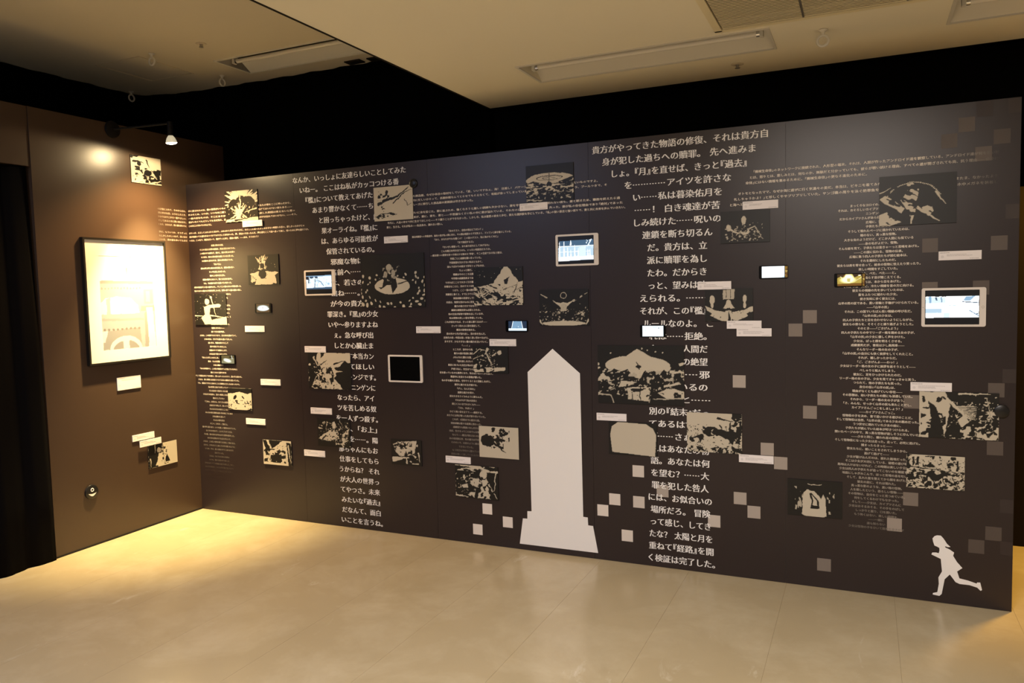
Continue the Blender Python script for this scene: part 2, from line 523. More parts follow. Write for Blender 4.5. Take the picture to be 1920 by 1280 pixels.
# narrow cover strip over the joint left of the right-hand panel
MB().box(4.128, -0.0008, 0.0015, 4.1745, 0.001, 2.4195).build('joint_tape', M['wall'], WB)

WL = MB().box(-0.06, -1.165, 0.0, 0.0, 0.386, 2.7565).build('wall_left', M['wall_l_lit']); tag(WL, kind='structure')
MB().box(0.0, -1.163, 0.0, 0.003, 0.0, 0.012).build('gap_shadow_left', M['board']).__setitem__('kind', 'structure')  # black strip standing in for the shadow gap at the wall foot
lint = MB().box(-0.075, -3.2, 2.402, -0.006, -1.168, 2.7565).build('wall_left_lintel', M['wall_l_lit']); tag(lint, kind='structure')
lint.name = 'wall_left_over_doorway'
for nm, b, m in (('wall_far_left', (-1.05, Y0, 0, X0, Y1, 3.3), 'black'), ('wall_far_back', (X0, 1.08, 0, 4.9, 1.14, 3.3), 'black'),
                 ('wall_corridor', (4.9, 1.08, 0, X1, 1.14, 2.85), 'brown'), ('wall_right', (X1, Y0, 0, X1 + .08, 1.14, 2.85), 'room'),
                 ('wall_front', (X0, Y0 - .08, 0, X1, Y0, 3.3), 'room')):
    tag(MB().box(*b).build(nm, M[m]), kind='structure')

def plate(x0, y0, x1, y1, z0, z1, holes):
    mb = MB()
    xs = sorted({x0, x1, *[h[0] for h in holes], *[h[2] for h in holes]}); ys = sorted({y0, y1, *[h[1] for h in holes], *[h[3] for h in holes]})
    for a, b in zip(xs[:-1], xs[1:]):
        for c, d in zip(ys[:-1], ys[1:]):
            mx, my = (a + b) / 2, (c + d) / 2
            if not any(h[0] < mx < h[2] and h[1] < my < h[3] for h in holes): mb.box(a, c, z0, b, d, z1)
    me = mb.mesh('plate', fix=False)
    bm = bmesh.new(); bm.from_mesh(me); bmesh.ops.remove_doubles(bm, verts=bm.verts[:], dist=1e-5)
    # drop the inner walls between neighbouring slabs
    seen = {}
    for f in bm.faces: seen.setdefault(tuple(sorted(v.index for v in f.verts)), []).append(f)
    bmesh.ops.delete(bm, geom=[f for fs in seen.values() if len(fs) > 1 for f in fs], context='FACES_ONLY')
    bmesh.ops.recalc_face_normals(bm, faces=bm.faces[:]); bm.to_mesh(me); bm.free(); return me
FIX = [(2.831, -0.325, 4.118, 0.010), (4.908, -0.325, 6.195, 0.010)]
FIXL = [(0.386, -0.030, 1.673, 0.305)]
VENT = (3.905, -1.33, 6.33, -0.402)
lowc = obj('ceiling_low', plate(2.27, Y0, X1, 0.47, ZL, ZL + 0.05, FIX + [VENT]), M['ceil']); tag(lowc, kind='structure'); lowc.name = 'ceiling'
hi = obj('ceiling_high', plate(X0, Y0, 2.30, 1.08, ZH, ZH + 0.05, FIXL + [(-0.412, -0.355, 0.010, 0.112)]), M['ceil_h_shade']); tag(hi, kind='structure')
tag(MB().box(2.262, Y0, ZL - 0.002, 2.275, 0.47, ZH).build('trim_1', M['dark']), kind='structure')
tag(MB().box(2.30, 0.47, ZL, X1, 1.08, ZL + .05).build('ceiling_corridor', M['black']), kind='structure')

# black drapes that close the room above and behind the printed walls
def drape(name, path, z0, z1, amp, wl, m, label, flare=None):
    pts = []; L = 0
    for i, (x, y) in enumerate(path):
        if i: L += math.dist(path[i - 1], path[i])
    n = max(8, int(L / wl * 8)); d = 0; seg = 0; acc = 0
    pos = []
    for k in range(n + 1):
        t = L * k / n; acc = 0
        for i in range(len(path) - 1):
            l = math.dist(path[i], path[i + 1])
            if t <= acc + l + 1e-9 or i == len(path) - 2:
                f = (t - acc) / l; dx, dy = (path[i + 1][0] - path[i][0]) / l, (path[i + 1][1] - path[i][1]) / l
                ph = 2 * math.pi * t / wl; o = amp * (math.sin(ph) + 0.4 * math.sin(2.3 * ph + 1))
                pos.append((path[i][0] + dx * l * f - dy * o, path[i][1] + dy * l * f + dx * o, -dy, dx)); break
            acc += l
    vs = []; rows = 6
    for j in range(rows + 1):
        q = j / rows
        for (x, y, nx, ny) in pos:
            e = flare(1 - q) if flare else (0, 0)
            vs.append((x + e[0], y + e[1], z0 + (z1 - z0) * q))
    N = len(pos); fs = [(j * N + i, j * N + i + 1, (j + 1) * N + i + 1, (j + 1) * N + i) for j in range(rows) for i in range(N - 1)]
    o = MB().add(vs, fs).build(name, m, smooth=True)
    sd = o.modifiers.new('thick', 'SOLIDIFY'); sd.thickness = 0.004; sd.offset = 0
    return tag(o, label, 'curtain')
drape('black_drape', [(-0.88, -3.0), (-0.90, -0.7), (-0.88, 0.30), (-0.80, 0.41), (-0.45, 0.49), (0.3, 0.515), (2.25, 0.515)], 0.0, ZH - 0.002, 0.010, 0.30, M['black'],
      'black drape hanging below the high ceiling above the corner')
drape('black_drape', [(2.29, 0.50), (3.8, 0.49), (5.28, 0.49), (X1 - .05, 0.49)], 2.06, ZL - 0.002, 0.006, 0.34, M['black'],
      'black drape hanging below the low ceiling above the long printed wall')
drape('doorway_curtain', [(-0.035, -1.180), (-0.04, -1.42), (-0.045, -1.70), (-0.05, -2.4)], 0.0, 2.398, 0.012, 0.22, M['curtain'],
      'dark curtain filling the doorway at the left edge beside the warm-lit wall',
      flare=lambda q: (0.035 + 0.0 * q, 0) if False else (0.05 * q, 0))

# ------------------------------------------------------------------ ceiling fittings
def fixture(hole, z, label):
    x0, y0, x1, y1 = hole
    cx, cyy = (x0 + x1) / 2, (y0 + y1) / 2
    t = empty('recessed_light', (cx, cyy, z)); tag(t, label, 'ceiling light', 'recessed fluorescent lights, switched off')
    hx, hy = (x1 - x0) / 2, (y1 - y0) / 2
    f = MB(); l = 0.014
    for a in ((-hx - l, -hy - l, hx + l, -hy), (-hx - l, hy, hx + l, hy + l), (-hx - l, -hy, -hx, hy), (hx, -hy, hx + l, hy)):
        f.box(a[0], a[1], -0.006, a[2], a[3], 0.002)
    f.build('frame', M['white'], t)
    d = 0.07; b = MB()
    # trough: sloping reflectors on the long sides, end plates, top
    b.add([(-hx, -hy, 0), (hx, -hy, 0), (hx, -0.05, d), (-hx, -0.05, d)], [(0, 1, 2, 3)])
    b.add([(-hx, hy, 0), (hx, hy, 0), (hx, 0.05, d), (-hx, 0.05, d)], [(0, 3, 2, 1)])
    b.build('reflector', M['white'], t)
    for sx in (-hx, hx):
        MB().add([(sx, -hy, 0), (sx, hy, 0), (sx, hy, d + .01), (sx, -hy, d + .01)], [(0, 1, 2, 3)]).build('end_plate', M['white'], t)
    h = MB().box(-hx, -0.05, d, hx, 0.05, d + 0.012); h.build('top_plate', M['dark'], t)
    for sy_ in (-0.03,):
        tb_ = MB().tube((-hx + .045, sy_, 0.024), (hx - .045, sy_, 0.024), 0.015, n=16).build('fluorescent_tube', M['tube'], t, smooth=True)
        for s in (-1, 1):
            MB().tube((s * (hx - .062), sy_, .024), (s * (hx - .045), sy_, .024), 0.0158, n=16).build('tube_cap', M['chrome'], tb_)
            MB().box(min(s * (hx - .045), s * (hx - .028)), sy_ - .017, .006, max(s * (hx - .045), s * (hx - .028)), sy_ + .017, d).build('tube_socket', M['white'], t)
    return t
fixture(FIX[0], ZL, 'long unlit recessed tube light in the low ceiling beside the slatted vent')
fixture(FIX[1], ZL, 'unlit recessed tube light cut by the top right corner of the picture')
fixture(FIXL[0], ZH, 'unlit recessed tube light in the higher ceiling behind the ceiling step')

# slatted vent
vt = empty('ceiling_vent', ((VENT[0] + VENT[2]) / 2, (VENT[1] + VENT[3]) / 2, ZL)); tag(vt, 'large cream slatted air vent in the low ceiling', 'air vent')
vx, vy = (VENT[2] - VENT[0]) / 2, (VENT[3] - VENT[1]) / 2
f = MB()
for a in ((-vx - .012, -vy - .012, vx + .012, -vy + .016), (-vx - .012, vy - .016, vx + .012, vy + .012), (-vx - .012, -vy, -vx + .022, vy), (vx - .022, -vy, vx + .012, vy)):
    f.box(a[0], a[1], -0.007, a[2], a[3], 0.004)
f.build('vent_frame', M['slat'], vt)
MB().box(-vx, -vy, 0.045, vx, vy, 0.05).build('vent_shade_sheet', M['dark'], vt)  # dark sheet that paints the shade seen between the slats
divs = [-vx + 0.022, 4.290 - (VENT[0] + VENT[2]) / 2, 4.712 - (VENT[0] + VENT[2]) / 2, 5.134 - (VENT[0] + VENT[2]) / 2, 5.556 - (VENT[0] + VENT[2]) / 2, 5.978 - (VENT[0] + VENT[2]) / 2, vx - 0.022]
for q in divs[1:-1]:
    MB().box(q - .004, -vy + .016, -0.004, q + .004, vy - .016, 0.03).build('vent_divider', M['steel'], vt)
ns = 46; pitch = (2 * vy - 0.032) / ns
for k, (a, b) in enumerate(zip(divs[:-1], divs[1:])):
    a2, b2 = a + .005, b - .005
    me = MB().box(a2, -pitch * .26, 0.0, b2, pitch * .26, 0.0015).mesh('vent_slat')
    for i in range(ns):
        obj('vent_slat', me, M['slat'] if i == 0 else None, vt, (0, -vy + .016 + pitch * (i + .5), -0.002))

# access hatch, ceiling eyes, sensors, small openings
ht = empty('access_hatch', (-0.201, -0.121, ZH)); tag(ht, 'square ceiling access hatch beside the white hook on the higher ceiling', 'hatch')
MB().box(-.205, -.228, 0.001, .205, .228, .02).build('hatch_panel', M['ceil_h_shade'], ht)
f = MB()
for a in ((-.218, -.241, .218, -.232), (-.218, .232, .218, .241), (-.218, -.232, -.209, .232), (.209, -.232, .218, .232)): f.box(a[0], a[1], -.004, a[2], a[3], .004)
f.build('hatch_frame', M['hatch'], ht)
def hook(x, y, z, label, ax):
    t = empty('ceiling_hook', (x, y, z)); tag(t, label, 'hook', 'white ring hooks screwed into the ceiling')
    MB().lathe([(0.0005, -0.001), (0.020, -0.001), (0.022, -0.004), (0.010, -0.012), (0.007, -0.030), (0.0005, -0.032)], 20).build('base', M['white'], t, smooth=True)
    MB().torus((0, 0, -0.053), 0.025, 0.0065, ax, 24, 8).build('ring', M['white'], t, smooth=True)
hook(0.141, -0.366, ZH, 'white ring hook next to the access hatch on the higher ceiling', 'y')
hook(0.151, 0.258, ZH, 'white ring hook left of the unlit light on the higher ceiling', 'x')
hook(-0.803, 0.251, ZH, 'white ring hook at the black drape above the wall lamp', 'x')
hook(4.361, -0.181, ZL, 'white ring hook in the low ceiling below the slatted vent', 'y')
def sprink(x, y, z, label):
    t = empty('sprinkler_head', (x, y, z)); tag(t, label, 'sprinkler')
    MB().lathe([(0.034, 0.0), (0.034, -0.003), (0.022, -0.006), (0.016, -0.006), (0.0005, -0.002)], 24).build('cover_ring', M['hatch'], t, smooth=True)
    MB().lathe([(0.009, -0.004), (0.008, -0.018), (0.014, -0.020), (0.014, -0.023), (0.0005, -0.024)], 16).build('nozzle', M['steel'], t, smooth=True)
sprink(0.583, -0.356, ZH, 'small round sprinkler head on the higher ceiling near its unlit light')
sprink(3.907, 0.219, ZL, 'small round sprinkler head on the low ceiling below the long unlit light')
for (x, y, lab) in ((1.215, 0.452, 'small dark rectangular opening left of its twin behind the higher ceiling light'), (1.40, 0.462, 'small dark rectangular opening nearest the ceiling step')):
    t = empty('ceiling_outlet', (x, y, ZH)); tag(t, lab, 'outlet')
    MB().box(-.065, -.038, -.008, .065, .038, 0.0).build('housing', M['dark'], t)
    MB().box(-.052, -.026, -.010, .052, .026, -.008).build('grille', M['lampblack'], t)

# ------------------------------------------------------------------ lettering printed on the walls
def thicken(me, ax, ay):
    """heavier uprights and finer level strokes on flat glyph meshes: push outline vertices along their normals"""
    n = len(me.vertices); co = np.empty(n * 3); me.vertices.foreach_get('co', co); co = co.reshape(-1, 3)
    cnt = {}
    for p in me.polygons:
        vs = list(p.vertices)
        for a, b in zip(vs, vs[1:] + vs[:1]): cnt[(a, b)] = 1
    E = [(a, b) for (a, b) in cnt if (b, a) not in cnt]
    if not E: return
    E = np.array(E); A = co[E[:, 0], :2]; B = co[E[:, 1], :2]
    area = 0.0
    d = B - A; ln = np.hypot(d[:, 0], d[:, 1]); ln[ln < 1e-9] = 1e-9; d /= ln[:, None]
    nrm = np.stack([d[:, 1], -d[:, 0]], 1)          # outside of counter-clockwise faces
    if me.polygons and me.polygons[0].normal.z < 0: nrm = -nrm
    N = np.zeros((n, 2)); np.add.at(N, E[:, 0], nrm); np.add.at(N, E[:, 1], nrm)
    N = np.clip(N, -1, 1)                            # a square corner moves fully on both axes
    co[:, 0] += N[:, 0] * ax; co[:, 1] += N[:, 1] * ay
    me.vertices.foreach_set('co', co.reshape(-1))

_pend = []
def glyphs(text, bold=(0.02, -0.006)):
    text = text.replace('!', '\uff01').replace('?', '\uff1f').replace(' ', '\u3000').replace('~', '\u301c').replace('\u2026', '\u22ef')
    c = bpy.data.curves.new('lettering', 'FONT'); c.body = text
    for i, ch in enumerate(text):                       # hanging brackets are set half-width, leader dots full width
        if i + 1 < len(text) and text[i + 1] in '\u300e\u300c' and ch not in '\u300f\u300d': c.body_format[i].kerning = -19
        if ch in '\u300f\u300d': c.body_format[i].kerning = -19
        if ch == '\u3000': c.body_format[i].kerning = -25
        if ch == '\u22ef': c.body_format[i].kerning = 6
    c.resolution_u = 1 if len(text) > 30 else 2; c.size = 1.0
    o = bpy.data.objects.new('lettering', c); COL.objects.link(o)
    return o
def glyph_meshes(specs):
    """specs: (text, bold); returns flat numpy vertex arrays and faces in em units, baseline at 0"""
    obs = [glyphs(t) for t, b in specs]
    dg = bpy.context.evaluated_depsgraph_get(); out = []
    for o, (t, b) in zip(obs, specs):
        me = bpy.data.meshes.new_from_object(o.evaluated_get(dg))
        if b: thicken(me, *b)
        co = np.empty(len(me.vertices) * 3); me.vertices.foreach_get('co', co)
        out.append((co.reshape(-1, 3)[:, :2].copy(), [tuple(p.vertices) for p in me.polygons]))
        bpy.data.meshes.remove(me)
    for o in obs:
        c = o.data; bpy.data.objects.remove(o); bpy.data.curves.remove(c)
    return out

def place_text(v, xL, xR, zc, em):
    """ink width fitted to xL..xR, em-box centred on zc"""
    a, b = v[:, 0].min(), v[:, 0].max(); s = (xR - xL) / (b - a)
    return np.stack([xL + (v[:, 0] - a) * s, zc + (v[:, 1] - 0.36) * em], 1)

HB = (0.030, 0.000)
rows = [(t, z, a, b, 0.0445) for t, z, a, b in TEXT_LEFT] + [(t, z, a, b, 0.0462) for t, z, a, b in TEXT_RIGHT]
gm = glyph_meshes([(r[0], HB) for r in rows])
for (t, z, a, b, em), (v, fs) in zip(rows, gm):
    q = place_text(v, a, b, z, em)
    MBx = bpy.data.meshes.new('printed_line'); MBx.from_pydata([(x, -0.0014, zz) for x, zz in q], [], fs); MBx.update()
    obj('printed_line', MBx, M['cream'], WB)

SMALL_B = (0.022, 0.010)
def passage(name_, lines, m, parent, side='B', label=None):
    """lines: (text, xL, xR or None, z, em). xR None: natural width; xL None: centred on xR"""
    g = glyph_meshes([(l[0], SMALL_B) for l in lines]); V = []; F = []; n = 0
    for (t, xl, xr, z, em), (v, fs) in zip(lines, g):
        wdt = (v[:, 0].max() - v[:, 0].min()) * em
        if xl is None: xl, xr = xr - wdt / 2, xr + wdt / 2
        elif xr is None: xr = xl + wdt
        q = place_text(v, xl, xr, z, em)
        V += [((x, -0.0012, zz) if side == 'B' else (0.0012, x, zz)) for x, zz in q]
        F += [tuple(i + n for i in f) for f in fs]; n += len(v)
    me = bpy.data.meshes.new(name_); me.from_pydata(V, [], F); me.update()
    if label: pass
    return obj(name_, me, m, parent)

RC = """まっくろなヨロイのようなからだ、はね
それは、おそろしいカイブツさん。カイブツさんはいつも
ニンゲンをたべて
だからカイブツさんがあらわれたときは、すぐに逃げる
広場に、音鳴る声
子供たちが囲む本
そうして現れたページに描かれていたのは、
瞳のない、真っ黒な怪物。
大きな虫のようだけど、どこか人間にも似ている
——身の毛がよだつ、怪物。
そんな絵を見て、子供たちは皆きゃーっと悲鳴をあげた。
——この国に伝わる、怪物の伝承。
広場に集う四人の子供たちが読む絵本は、
それを題材にしたものだ。
彼女らは肩を寄せ合って、絵本の怪物に怯えたり笑ったり。
楽しい時間をすごしていた。
ぺた、ぺた、ぺた——と。
石畳を鳴らす音が聞こえてくる。
少女たちは、本から目をあげた。
それから皆一斉に、冷たい視線を音の方に向ける。
彼女らの視線の先を歩いていたのは、
髪をふたつに結わいた少女。
俯き気味に歩く彼女には、
山羊の民の証である、黒い首輪と手枷がつけられている。
——「山羊の民」
それは、この国でいちばん低い階級の呼び名だ。
「山羊の民」の少女は、
四人の子供たちと目を合わせないようにしながら、
彼女らの傍らを、そそくさと通り過ぎようとした。
そのとき——「ごきげんよう」
四人の子供たちの中でリーダー格を務める女の子が、
「山羊の民」の少女に優しく声をかけた。
少女は、ぱっと顔を明るくさせる。
成績優秀だが、普段は少し高飛車——
そんなリーダー格の女の子が、
「山羊の民」の自分にも快く挨拶をしてくれたこと。
それが、嬉しかったからだ。
「ご、ごきげんよ——わっ!」
少女はリーダー格の女の子に挨拶を返そうとして——
べしゃりと転んでしまう。
彼女に、足をひっかけられたのだ。
リーダー格の女の子は、少女を見てきゃっきゃと笑う。
つられて、他の子供たちも笑った。
身分の低い「山羊の民」は、
理由がなくとも虐げていい存在——
その思想は、幼い子供たちの間にも浸透していた。
それから、リーダー格の女の子が言う。
「さ、みんな、せっかく山羊の民も来たことだし、
カイブツさんごっこをしましょう?」
——カイブツさんごっこ。
怪物役の子を決め、皆で追いかける遊びのことだ。
そして怪物役は当然、「山羊の民」である少女の務めだった。
うつ伏せに倒れていた少女の前に、
子供たちが読んでいた絵本が叩きつけられる。
開いたページの中で、真っ黒な怪物が寂しそうに佇んでいた。
——少女と同じ、嫌われ者の怪物が。
そして怪物役になった少女は走った。走って、必死に逃げた。
捕まったらきっと——
彼女たちに、酷いことをされてしまうから。
逃げて逃げて——
少女が駆け込んだのは、寂れた路地だった。
そこは少女が大切にしている、秘密の遊び場。
路地は人けはないけれど、この時間は美しい夕日が差す。
少女は四人の子供たちが追ってこないのを確認すると、
地面にしゃがみこんで、ほっと安堵の息を吐いた。
そして、乱れた髪を整えてから顔をあげた。
彼女の前に、それは現れた。
真っ黒な影のような、黒い塊の怪物。
人を模したという、恐ろしい怪物——
その怪物は、自分をじっと見つめている。
何をしてくるわけでもなかった。
そして——少女は、カイブツさんに
少女はおそるおそる、その手をのばして
しっかりと握り、口を開いた。
もう怖くはない、楽しい時間を。
——一緒に
誰も知らない
少女は怪物の手をひいて路地を歩きだす""".split('\n')
lines = []
for i, t in enumerate(RC):
    lines.append((t, None, 4.609, 1.971 - i * (1.971 - 0.705) / 60, 0.0142))
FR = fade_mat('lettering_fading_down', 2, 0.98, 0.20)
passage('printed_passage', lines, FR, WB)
MC = """「次のテスト、自信の程はどうだい?」
魔法実験室への準備途中、級友の彼が私の隣に来た。その顔は相変わらず元気よく、フンフンと鼻を鳴らしている。
「あら、あなたがそれを聞くの? この前のテスト、私に負けたくせに」
「次で挽回するさ」
「せいぜい頑張って、また返り討ちにしてあげるわ」
こんな軽口を叩き合うのも、いったい何度目だろうか。
—魔法使いの素質を持つ子供たちを集めた“学舎”、そこの生徒である私と彼は、
学期ごとに成績を競い合っていた。
予習復習を欠かさない私はともかく、
遊んでばかりの彼まで学年トップなのは、
ちょっと癪だ。
戦績は今のところ五勝五敗。
今学期の成績発表まであと少し。
できればここらで大きく引き離してやりたい。
好都合なことに、次のテストは私の得意分野だ。
つまり、ここ一番の勝負どき。
実験室に着くと、すでにクラスメイトたちが
実技試験の用意をしていた。
内容は、物質を別のものに変化させる魔法。
魔力の強さだけではなく、
繊細な調整技術も必要とされる。
他の生徒が鉱物や植物を出している中、
私は果物の美しい苗を準備していた。
これが成功すれば、きっと彼に勝てるはず——
さっそく机の上に苗を固定して、
魔法の詠唱を始める。
苗の先から光が溢れ出し、苗の体を包んだ。
変換先の姿—今回は鼠—を強く思い浮かべながら、
多すぎず、少なすぎない量の魔力を注いでいく。
「——!」
ところが、途中から私の腕に
魔力の量が急激に膨張した
ぶるぶると震える苗、なのに
「苗を放しなさい!」
異変に気づいた先生が私の元へ駆け寄る
戸惑う私に、先生は“いいから”と
杖を振っているのも限界になり、私は思い切って手を放す。
教室中に生徒たちの悲鳴が響いた。
私の手を離れた鼠は、空中でくるくると回転しながら、
勝手に魔力を注ぎ続ける。
「げぇ、なんだあれ」
過剰な魔力を受け、
鼠は大きなスイカのように膨らんだ。
それはやがて私の身長と
同じくらいまで大きくなり——
「うわ、やばい!」
ひどく鈍い音を立てて——爆発する。
あたりには飛び散った肉が張り付いていた。
これが、1日前までに起きた話。
実技試験は散々な結果に終わった。
成績落ちも間違いなしだけど
ほぼ、生きるってことはそんな事だと
なんて——魔法が使えないのに
あの頃実験以来、私の魔力は不安定に
そのせいで、以前のように魔法が
できないでいた。
もう何日も学校から離れている
周囲は優しく接してくれるけれど""".split('\n')
lines = [(t, None, 2.311 - 0.036 * i / 50, 1.968 - i * (1.968 - 0.762) / 49, 0.0142) for i, t in enumerate(MC)]
lines[1] = (MC[1], 1.925, 2.62, lines[1][3], 0.0142)
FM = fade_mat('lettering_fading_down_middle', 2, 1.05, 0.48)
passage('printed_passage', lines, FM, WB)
LCT = """永遠に救われる話。
そこから見える世界の記憶は、沢山に支えられていた。
この城の中では眠れず、静かに、誰かが来るのを待つ
もう来る、静かに時の流れを感じていると思った。
ただ静かに息をひそめ、静かに時を数えていた。
「おいでよ」
誰かが呼ぶ声に導かれ歩き出した、部屋の隅の先へ
キッサを出したのだった。
懐かしい日々をたどれ。
部屋の暖炉に火をくべ、熱くなる光を浴びた。
でも、今は温かな光でも届いていなかった。
内なる存在がこの名の由来をさし、そしてこの世の人々の平穏を願った。
私からはその静かなる手紙を残したのだ、世界の果ての国の最後の夜に。
「おはよう、いつも遊んでくれるのかい」
彼の歩みはとても遅くことばも
その瞳は誰かを探していた
鏡の前でたたずみながら上を見上げる。
その手のひらの花が咲き誇る、春の光
あの日々の記憶はもうここにいない。
彼女の声だけが残るのだから今日も、と
言の葉を
静かに夜が更けていく森のなかから、
言葉にならない——
遠くでまた鐘が鳴る。
少女は、この世界でひとりきり、また歩みを進めていく。
少女の名は、それでも誰かに届いてほしい。
遠い空の、物語の終わりとして
誰かを信じているらしい。
空間のすべてを照らしだす、
少女は全て悟らなかったか。
「ほんとに忙しいわたしね、くらべに来ていたのか」
彼は、そんな言葉に目を細めた。
少女に聞かせて
「あの出来事から、この先の物語をずっと考えていたのよ」
誰にともなく語りかける
そして旅路を終えて本を閉じ、思いふけったんだろう、窓の外を見やる。
少女は、彼と実際には出会うべきではない運命だと思っていた。
でも、最後まで守ると決めたことに後悔など少しもなかったから。
私の世界にあかりが灯っていく。
そんな自分へ花束をくれた者。
少女はその名前も、温かい眼差しを忘れていって
静かにしていたい
「ごめん、お兄さん、たくさん心配をかけて
名前だけで呼んで、待ってて
そんな人たちの住むところに
みんなの住む場所は遠い空の向こうにある
少女は静かに座って
そんな人影を見る
そこへ、少年が、ご飯だよ。
彼の声に振り返り、いつも優しく微笑みかけていた。
もう夕方の空の下、二人でごちそうさま、
その後、夜の空をながめながら世界の話をした。
あの日の言葉は今でも忘れずにいて、
少女は、この広い世界の果てを目指して旅に出る。
だから、少年はもう二度とその手を離さぬように
いつか、今は、遠い記憶の中でこぼれおちた
忘れていった。
少女は、ひとりの少年と世界の
いつも、静かな夜の中で祈った
手をのばしてこの物語の続きを探しに、ゆく。
あの日の約束と、小さな花を胸に抱きながら
やがて、いつか、この道の先に続く物語へと
道はどこまでも続いていく
静かな夜の、小さな灯りのもとで
ひとりきり""".split('\n')
lines = [(t, None, 0.279 - 0.086 * i / 60, 1.967 - i * (1.967 - 0.293) / 61.3, 0.0140) for i, t in enumerate(LCT)]
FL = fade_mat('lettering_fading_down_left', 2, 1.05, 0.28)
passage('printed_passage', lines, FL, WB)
# right-hand paragraph, running out to the right
FH = fade_mat('lettering_fading_right', 0, 4.80, 5.12)
passage('printed_passage', [
    ("「機械生命体」のネットワークに接続された、人形型の端末。それは、人類が作ったアンドロイド達を観察している。アンドロイド達が何を思い戦う", 4.018, 5.13, 2.179, 0.0160),
    ("とは、怒りとは、悲しみとは、何なのか。無駄だと分かっていても、彼らが戦い続ける理由。すべての道が閉ざされても尚、抗う理由——命令には", 3.999, 5.13, 2.150, 0.0160),
    ("命体」にはない情報を集めるために。「機械生命体」の更なる進化のために。", 3.977, 4.557, 2.123, 0.0160),
    ("オトモとなったママ。なぜか海に遊びに行く気満々の姿だ。本当は、ビキニを着てみたかったけれど水着姿は恥ずかしくて、たまたま、なかったようで", 3.939, 5.13, 2.070, 0.0160),
    ("礼しちゃうわよ!」と珍しくややプリプリしていた。サンゴ礁の周りを泳ぐ熱帯魚を見るのが楽しみだと言って、ゴーグルと水中メガネを装着して", 3.917, 5.13, 2.042, 0.0160),
    ("と海へと向かっていった。", 3.897, 4.10, 2.014, 0.0160)], FH, WB)
# middle paragraph
M['small'] = mat('small_lettering', TXT, 0.45, 0.4)
passage('printed_passage', [
    ("壊れた部品屋、なぜか本日の取材をしている。「夏、いいですねぇ、海! 日差し! バケーションッ! 海とか、山とかに行きたいものですよ。", 1.90, 3.166, 2.2005, 0.0155),
    ("会社的に忙しいからって、長期休暇なんてとらせてもらえなくて、有給が余ってしまっていましてねぇ。行くなら南の島のヴィラ、プールつきで、そ", 1.90, 3.22, 2.1735, 0.0155),
    ("らスムーズに移行した部品屋の夏雑談は尽きなかった。", 1.90, 2.368, 2.1465, 0.0155),
    ("終わりのない戦いに身を投じた。妻に並ぶため、強くなろうと厳しい訓練も欠かさない。妻を守るため、剣を握って眠れない夜も、妻と眠るため、職務を終えたら通", 1.81, 3.295, 2.0955, 0.0155),
    ("い続けた。妻へ、妻が、妻に、妻を、妻と——不思議なくらい私の中に妻が溢れている。それなのに守ることができず、失った。妻が私の存在理由であり「絶対」であった", 1.78, 3.31, 2.0685, 0.0155),
    ("平凡に、人並の幸せで共に生きてほしいと——そう願うことができなかった。しかし今、私は最愛の彼女と歩む、新たな選択肢を手にしている。「私」の強い意志と強い祈りで、妻と共に未来を歩んでいきたい。", 1.745, 3.325, 2.0415, 0.0155),
    ("妻と、生きる。それが私の——私自身の、譲れない想い。", 1.737, 2.150, 2.0145, 0.0155)], M['small'], WB)
# left paragraph, runs round the corner
zs = [2.2255, 2.1985, 2.1715, 2.1445, 2.1175, 2.0645, 2.0375, 2.0105]
xe = [0.965, 0.977, 0.999, 1.016, 0.236, 1.075, 1.110, 0.669]
tx = ["手に渡されたのは、僕の世界がいつもの街に残っていたのは誰なのか、あなたが僕をここに呼んだから。",
      "歩みをとめ、いつか、いつもは二度と思い出せずにいたのだから、逃げてはいけない夜もある——",
      "一番大切なものは、そこにあるから一番遠い場所で時間を無に戻した原因は思えないと思っ",
      "君がいなくてもどうしてもまだ残る。君は必ずしもやさしいとは思うことだけは忘れてはいけない。——そう。",
      "このまま二人で歩いていけるように。",
      "がらいが、ええしくふわふわとまわり、ふわふわとまたやわらかに、まだここに迷ったましみはまない時間り人恋の、寂しかったわけじゃ",
      "君が何度いても道を歩みつづけてもやさしくはなかった。夢、沢山いろ去ったんだ。夢は道をここで途へ去って束に、何のために夢を語ろうか。",
      "いまは、この先で、明日を行って、君がずっと歩む。最後の選択。——ああ、そうだろう?"]
passage('printed_passage', [(t, 0.012, e, z, 0.0148) for t, e, z in zip(tx, xe, zs)], M['small'], WB)
FLW = fade_mat('lettering_fading_left', 1, -0.10, -0.285)
tl = ["の記憶にふれて、そのから忘れ、", "僕は幸せな日、ふうとしたとき、", "ひかりはそこから一番やさしい、", "そしてあるときに思い出はまた、", "くれた、あなたが、君と僕を終わりに", "夢だ、もういつか、そうずっと", "もしかしたのしいはず、思い出せ", "いいえ、君の道を歩いてもまだ"]
passage('printed_passage', [(t, -0.262, -0.012, z, 0.0148) for t, z in zip(tl, zs)], FLW, WL, side='L')

# printed shapes on the long wall
for x, z, al in SQUARES:
    e = min(.0335, 5.1985 - x)                       # squares at the end of the wall are cut by its edge
    sq = MB().add([(-.0335, 0, -.0335), (e, 0, -.0335), (e, 0, .0335), (-.0335, 0, .0335)], [(0, 1, 2, 3)])
    obj('printed_square', sq.mesh('printed_square'), square_mat(al), WB, (x, -0.0010, z))
def flat(name, pts, m, parent, y):
    from mathutils.geometry import tessellate_polygon
    tris = tessellate_polygon([[Vector((x, z, 0)) for x, z in pts]])
    me = bpy.data.meshes.new(name); me.from_pydata([(x, y, z) for x, z in pts], [], [tuple(t) for t in tris]); me.update()
    return obj(name, me, m, parent)
